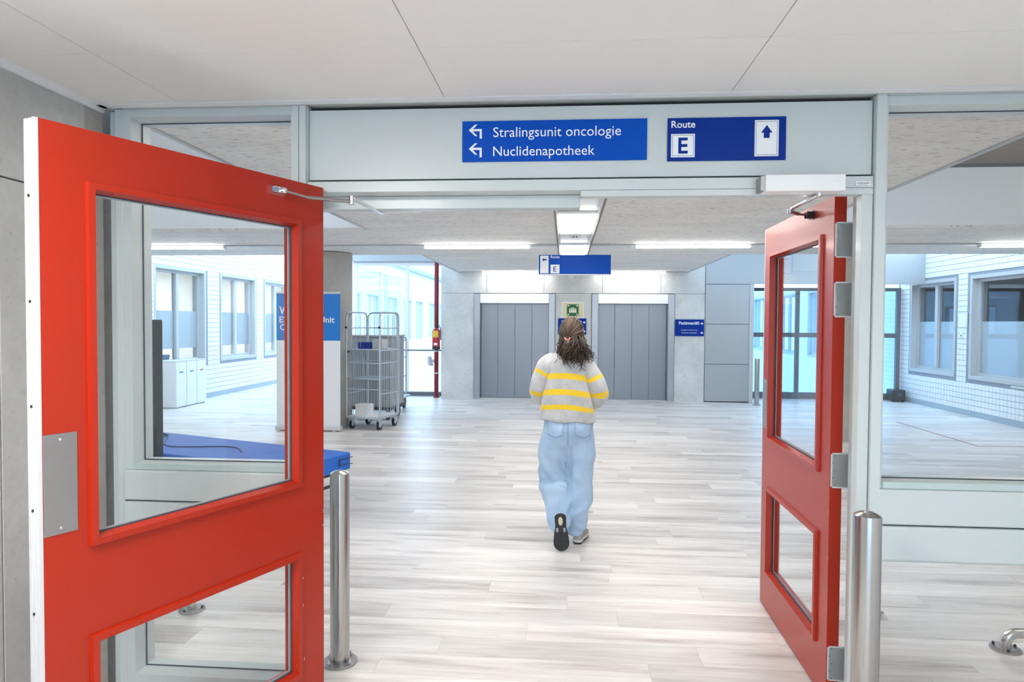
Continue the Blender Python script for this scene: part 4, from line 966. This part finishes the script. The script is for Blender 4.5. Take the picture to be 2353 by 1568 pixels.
swo = sw.build('sweater', knit('mohair_torso', [(1.243,1.285),(1.128,1.170),(1.022,1.058)]), pn); swo.data.shade_smooth()
at = swo.data.attributes.new('band', 'FLOAT', 'POINT'); at.data.foreach_set('value', [v.co.z + .055*v.co.x - .02*math.cos(v.co.x*9)+.02 for v in swo.data.vertices])
for s_, pts in ((-1, [(-.085,0,1.375,.062),(-.145,-.005,1.335,.075),(-.190,-.015,1.25,.073),(-.212,-.01,1.165,.068),(-.205,.03,1.100,.062),(-.155,.12,1.072,.056),(-.085,.205,1.066,.043)]),
                (1, [(.085,0,1.36,.058),(.138,-.005,1.318,.068),(.188,-.015,1.235,.071),(.224,-.01,1.150,.071),(.212,.03,1.080,.065),(.160,.12,1.062,.057),(.085,.205,1.066,.043)])):
    q = smoothpath([V4(*p) for p in pts], 54); sl_ = MB(); sl_.tube([v.xyz for v in q], [v.w for v in q], 28)
    L = [0.0]
    for i in range(1, len(q)): L.append(L[-1] + (q[i].xyz-q[i-1].xyz).length)
    vals = [L[i//28] for i in range(len(sl_.v))]
    sl_.v = [(x+wob((x,y_,z),.016,11,2)*min(1,L[i//28]*6), y_+wob((x,y_,z),.016,11,9)*min(1,L[i//28]*6), z+wob((x,y_,z),.014,13,4)*min(1,L[i//28]*6)) for i, (x, y_, z) in enumerate(sl_.v)]
    so = sl_.build('sleeve', knit('mohair_sleeve', [(.150,.175),(.252,.285),(.372,.402)] if s_ > 0 else [(.135,.16),(.262,.292),(.376,.402)]), swo); so.data.shade_smooth()
    at = so.data.attributes.new('band', 'FLOAT', 'POINT'); at.data.foreach_set('value', vals)
    cu = MB().tube([q[-3].xyz, q[-1].xyz+(q[-1].xyz-q[-3].xyz)*.8], [.041,.038], 20).build('cuff', mat('knit_rib', (.52,.53,.54), .95, bump=.5, bscale=120), swo, smooth=True)

# mohair fuzz standing off the knit
def fuzz(src, m, n, seed):
    rf = random.Random(seed); me = src.data; fz = MB(); P = me.polygons; k = len(P)
    for i in range(n):
        p = P[rf.randrange(k)]; vs = [me.vertices[j].co for j in p.vertices]; w = [rf.random() for _ in vs]; t = sum(w)
        c = sum((v*a for v, a in zip(vs, w)), Vector())/t; nr = Vector(p.normal)
        if c.z > 1.462: continue
        d = (nr + Vector((rf.gauss(0,.7), rf.gauss(0,.7), rf.gauss(-.2,.7)))).normalized()*rf.uniform(.008,.02)
        s2 = d.cross(Vector((.3,.5,.8))).normalized()*.0005
        fz.add([c-s2, c+s2, c+d], [(0,1,2)])
    o = fz.build('fuzz', m, src); o['kind'] = 'stuff'
fuzz(swo, mat('mohair_fibre', (.56,.57,.58), .9), 5000, 1)

# -- jeans
def denim():
    m, nt, b = nodes('pale_denim'); b.inputs['Roughness'].default_value = .85; b.inputs['Sheen Weight'].default_value = .15
    tc = N(nt,'ShaderNodeTexCoord'); n = N(nt,'ShaderNodeTexNoise'); n.inputs['Scale'].default_value = 5; n.inputs['Detail'].default_value = 6; nt.links.new(tc.outputs['Object'], n.inputs['Vector'])
    r = N(nt,'ShaderNodeValToRGB'); r.color_ramp.elements[0].position = .3; r.color_ramp.elements[1].position = .7
    r.color_ramp.elements[0].color = (.31,.46,.66,1); r.color_ramp.elements[1].color = (.47,.63,.82,1); nt.links.new(n.outputs['Fac'], r.inputs['Fac']); nt.links.new(r.outputs[0], b.inputs['Base Color'])
    w = N(nt,'ShaderNodeTexNoise'); w.inputs['Scale'].default_value = 260; nt.links.new(tc.outputs['Object'], w.inputs['Vector'])
    bp = N(nt,'ShaderNodeBump'); bp.inputs['Strength'].default_value = .25; bp.inputs['Distance'].default_value = .002; nt.links.new(w.outputs['Fac'], bp.inputs['Height']); nt.links.new(bp.outputs[0], b.inputs['Normal']); return m
M_denim = denim(); M_stitch = mat('denim_seam', (.24,.36,.52), .9)
jn = MB()
jn.loft([ell(0,.01,.74,.150,.105,40), ell(.002,.005,.80,.182,.128,40), ell(.004,.003,.87,.186,.132,40), ell(.004,.005,.94,.182,.126,40), ell(.003,.005,1.0,.175,.12,40)])
def leg(pts, n=44, k=30, fy=1.05):
    q = smoothpath([V4(*p) for p in pts], n); rings = []
    for v in q: rings.append(ell(v.x, v.y, v.z, v.w, v.w*fy, k, 2.3))
    jn.loft(rings)
leg([(.097,.005,.84,.096),(.102,.005,.72,.104),(.108,.01,.60,.095),(.105,.025,.47,.090),(.106,.02,.36,.085),(.096,.015,.25,.076),(.078,.03,.14,.068),(.066,.045,.065,.062)])
# bent left leg: thigh forward, shin reaching back
q = smoothpath([V4(*p) for p in [(-.093,.005,.84,.098),(-.098,.02,.72,.112),(-.094,.05,.60,.118),(-.088,.065,.50,.122),(-.078,.03,.40,.116),(-.066,-.02,.30,.102),(-.056,-.062,.225,.092),(-.052,-.075,.185,.090)]], 44)
rings = []
for i, v in enumerate(q):
    t = max(0, (i-22)/22); rings.append([(x, y_ , z + (y_-v.y)*.75*t) for x, y_, z in ell(v.x, v.y, v.z, v.w, v.w*(1.0-.08*t), 30, 2.3)])
jn.loft(rings)
jo = remesh(jn, 'jeans', M_denim, pn, .010, smooth_it=7)
for v in jo.data.vertices:                        # folds: soft noise plus a few drawn creases
    p = v.co; nrm = v.normal; d = wob(p, .015, 9, 3) + wob(p, .007, 18, 1)
    if .33 < p.z < .80 and p.y < .02: d -= .014*math.exp(-((p.x-.018)/.016)**2)*min(1, (p.z-.33)/.08)*min(1, (.80-p.z)/.04)
    if p.x < .005:
        d -= .024*math.exp(-((p.z-.475-.10*(p.x+.1))/.016)**2)*(1 if p.y < .06 else 0)
        d += .016*math.exp(-((p.z-.435-.10*(p.x+.1))/.025)**2)
        d += .010*math.sin((p.x*1.6+p.z)*42)*max(0, 1-abs(p.z-.58)/.15)
    else:
        d += .012*math.sin((p.z-.8*p.x)*44)*max(0, 1-abs(p.z-.27)/.17) + .006*math.sin((p.z+1.2*p.x)*34)*max(0, 1-abs(p.z-.5)/.15)
    d += .010*math.sin(p.z*80+p.x*30)*max(0, 1-abs(p.z-.10)/.10)
    v.co = p + nrm*d
jo.data.update()
sm_ = jo.modifiers.new('s', 'SMOOTH'); sm_.factor = .5; sm_.iterations = 5; apply_mods(jo); jo.data.shade_smooth()
dg = bpy.context.evaluated_depsgraph_get(); dg.update()
bv = BVHTree.FromPolygons([v.co.copy() for v in jo.data.vertices], [tuple(p.vertices) for p in jo.data.polygons])
def drape(name, outline, parent, m, off=.004, n=10):
    """patch of cloth laid on the back of the jeans; outline(u,v) -> (x,z)"""
    vs = []; fs = []
    for i in range(n+1):
        for j in range(n+1):
            x, z = outline(i/n, j/n); h = bv.ray_cast(Vector((x, -1, z)), Vector((0,1,0)))
            yy = h[0].y if h[0] else 0
            vs.append((x, yy-off, z))
    for i in range(n):
        for j in range(n):
            a = i*(n+1)+j; fs.append((a, a+n+1, a+n+2, a+1))
    o = MB().add(vs, fs).build(name, m, parent); o.data.shade_smooth()
    sm = o.modifiers.new('t', 'SOLIDIFY'); sm.thickness = .004; sm.offset = -1; return o
for cx in (-.085, .115):
    w_ = .060
    po = drape('back_pocket', lambda u, v: (cx + (2*u-1)*w_*(1-.12*v), .948 - v*(.115 + .018*(1-abs(2*u-1))) ), jo, M_denim)
    for k, zf in enumerate((0,)):
        sv = []
        for i in range(21):
            u = i/20; x = cx+(2*u-1)*w_*.88; z = .948-(.115+.018*(1-abs(2*u-1)))+.006; h = bv.ray_cast(Vector((x,-1,z)), Vector((0,1,0)))
            sv.append((x, (h[0].y if h[0] else 0)-.008, z))
        MB().tube(sv, .0022, 5).build('pocket_seam', M_stitch, po)
for x_, z0, z1 in ((.004,.97,.76),):
    sv = []
    for i in range(24):
        z = z0+(z1-z0)*i/23; h = bv.ray_cast(Vector((x_,-1,z)), Vector((0,1,0))); sv.append((x_, (h[0].y if h[0] else 0)-.002, z))
    MB().tube(sv, .0025, 5).build('centre_seam', M_stitch, jo)

# -- shoes (local: y heel to toe, z up from the sole)
M_sole = mat('black_rubber_sole', (.02,.02,.022), .6); M_beige = mat('beige_rubber', (.55,.50,.40), .6); M_upper = mat('dark_mesh_upper', (.05,.055,.065), .8); M_mid = mat('offwhite_midsole', (.62,.61,.57), .6); M_ugrey = mat('grey_upper', (.36,.36,.34), .8)
def half(y):                                        # half width of the sole along its length
    t = y/.265; return .0345+.013*math.sin(max(0,t-.35)*math.pi*1.25) - .004*math.sin(t*math.pi) if t > .35 else .0345+.0*t - .004*math.sin(t*math.pi)
def shoe(name, parent, M, upper):
    r = bpy.data.objects.new(name, None)
    def outline(k=1.0, n=22):
        pts = []
        for i in range(n+1):
            a = -math.pi/2 + math.pi*i/n; pts.append(a)
        ys = [.265*(.5-.5*math.cos(math.pi*i/n)) for i in range(n+1)]
        right = [(half(y)*k*min(1, math.sqrt(max(0, 1-((.03-y)/.03)**2)) if y < .03 else (math.sqrt(max(0, 1-((y-.215)/.05)**2)) if y > .215 else 1)), y) for y in ys]
        return right + [(-x, y) for x, y in reversed(right[1:-1])]
    o1, o2 = outline(1.0), outline(1.06)
    so = MB().loft([[(x,y,0) for x,y in o1], [(x,y,.010) for x,y in o2]]).build(name, M_sole, parent)
    MB().loft([[(x,y,.0105) for x,y in o2], [(x*.98,y,.030) for x,y in o2]]).build('midsole', M_mid, so)
    ur = []
    for k, z, y0, y1 in ((.97,.0305,0,.26),(.96,.05,.0,.25),(.86,.068,.0,.20),(.74,.085,.0,.135),(.66,.105,.0,.10)):
        ur.append([(x*k, y0+(y/.265)*(y1-y0), z) for x, y in o1])
    MB().loft(ur).build('upper', upper, so, smooth=True)
    lug = MB()
    for i in range(7):
        for s_ in (-1, 1):
            yy = .135+.017*i; hw = half(yy)*.82; lug.box(s_*.004, s_*hw, yy, yy+.009, -.004, 0)
    for s_ in (-1,1):
        for i in range(3): lug.box(s_*.017, s_*.029, .02+.025*i, .036+.025*i, -.004, 0)
    lug.build('tread', M_sole, so)
    MB().loft([[(.0135*math.cos(a), .055+.030*math.sin(a), z) for a in [2*math.pi*k/20 for k in range(20)]] for z in (-.0032, 0)]).build('heel_insert', M_beige, so)
    for s_ in (-1,1): MB().prism([(s_*.014,.105),(s_*.027,.10),(s_*.029,.128),(s_*.018,.134)][::s_], -.003, 0, 'z').build('arch_insert', mat('grey_insert', (.35,.35,.36), .5), so)
    so.matrix_local = M; return so
shoe('shoe', pn, Matrix.Translation((.078, .0, .004)) @ Matrix.Rotation(R_(-14), 4, 'Z'), M_ugrey)
# left shoe stands on its toe, sole to the camera
shoe('shoe', pn, Matrix.Translation((-.046, -.150, .272)) @ Matrix.Rotation(R_(-3), 4, 'Y') @ Matrix.Rotation(R_(-99), 4, 'X') @ Matrix.Diagonal((1.2,1,1,1)), M_upper)

# -- hair, half tied back
M_hair, nt, b = nodes('brown_hair'); b.inputs['Roughness'].default_value = .45; b.inputs['Specular IOR Level'].default_value = .4
a_ = N(nt,'ShaderNodeAttribute', attribute_name='tone'); rp = N(nt,'ShaderNodeValToRGB'); rp.color_ramp.elements[0].color = (.020,.012,.008,1); rp.color_ramp.elements[1].color = (.29,.185,.11,1)
rp.color_ramp.elements.new(.5).color = (.085,.052,.033,1); nt.links.new(a_.outputs['Fac'], rp.inputs['Fac']); nt.links.new(rp.outputs[0], b.inputs['Base Color'])
rh = random.Random(5); hr_ = MB(); tone = []
def strand(pts, r0, r1, tn, n=6):
    m0 = len(hr_.v); k = len(pts); hr_.tube(pts, [r0 + (r1-r0)*(i/(k-1))**1.5 for i in range(k)], n); tone.extend([tn]*(len(hr_.v)-m0))
HE = Vector((.088,.104,.122)); TIE = Vector((-.004, -.088, 1.535))
m0 = len(hr_.v); hr_.ball(HC+Vector((0,-.012,.006)), HE.x*.96, HE.y*.94, HE.z*.97, 28, 18); tone.extend([.18]*(len(hr_.v)-m0))
def onhead(d, k=1.0): d = d.normalized(); return HC + Vector((0,-.012,.006)) + Vector((d.x*HE.x*k, d.y*HE.y*k, d.z*HE.z*k))
td = Vector(((TIE.x-HC.x)/HE.x, (TIE.y-HC.y)/HE.y, (TIE.z-HC.z)/HE.z)).normalized()
for i in range(230):                                # swept back over the skull to the tie
    az = rh.uniform(-2.7, 2.7); el = rh.uniform(-.12, 1.5)
    d0 = Vector((math.sin(az)*math.cos(el), math.cos(az)*math.cos(el)*.9, math.sin(el)))
    if d0.y > .86 and d0.z < .25: continue
    lift_ = rh.uniform(1.0, 1.07); pts = []
    for j in range(13):
        t = j/12; d = d0.slerp(td, t) if d0.angle(td) < 3.1 else d0.lerp(td, t)
        pts.append(onhead(d, 1.0 + (lift_-1)*math.sin(t*math.pi) + .012*math.sin(t*9+i)))
    strand(pts, rh.uniform(.004,.0065), .0035, min(1, max(.1, rh.gauss(.38,.22))))
def fall(p0, dx, dz, amp, curl, r0, tn, back=.0, n=18):
    pts = []; ph = rh.uniform(0,6.3); fq = rh.uniform(9,15)
    for j in range(n):
        t = j/(n-1); w_ = amp*t
        pts.append(Vector((p0[0]+dx*t + w_*math.sin(ph+fq*t), p0[1]+back*t - .03*math.sin(t*math.pi) + w_*.7*math.cos(ph+fq*t*.9), p0[2]-dz*t + curl*max(0,t-.82)*.35)))
    strand(pts, r0, .0016, tn)
for i in range(80):                                 # tail below the tie
    fall((TIE.x+rh.uniform(-.014,.014), TIE.y-rh.uniform(0,.012), TIE.z-.006), rh.gauss(.012,.030), rh.uniform(.07,.16), .008, rh.uniform(-.1,.3), .0055, min(1,max(.05,rh.gauss(.32,.2))), -.01)
for i in range(190):                                # loose hair under it
    az = math.pi + rh.uniform(-1.75, 1.75); d0 = Vector((math.sin(az), math.cos(az)*.95, rh.uniform(-.55,.05))); p0 = onhead(d0, .97)
    side = p0.x-HC.x; big = rh.random() < .3
    fall(p0, side*.15 + rh.gauss(.015,.016) + (.055 if side > .03 else 0)*rh.random(), rh.uniform(.10,.17) + (.05 if big else 0), rh.uniform(.010,.020), rh.uniform(0,.3), rh.uniform(.0035,.0055), max(.02,rh.gauss(.13,.10)), -.045 - .03*rh.random())
for i in range(26):                                 # curled ends on the back
    fall((HC.x+rh.uniform(-.055,.075), -.085, 1.47), rh.gauss(.012,.02), rh.uniform(.07,.135), .015, .4, .0035, max(.02,rh.gauss(.12,.1)), -.045)
hm = hr_.build('hair', M_hair, pn); hm.data.shade_smooth(); at = hm.data.attributes.new('tone', 'FLOAT', 'POINT'); at.data.foreach_set('value', tone)
MB().tube([TIE+Vector((.020*math.cos(a), -.006+.012*math.sin(a)-.006, .004*math.sin(a)+.006*math.cos(a*2))) for a in [i*2*math.pi/20 for i in range(21)]], .0042, 8).build('hair_tie', mat('salmon_band', (.72,.30,.20), .7), pn, smooth=True)
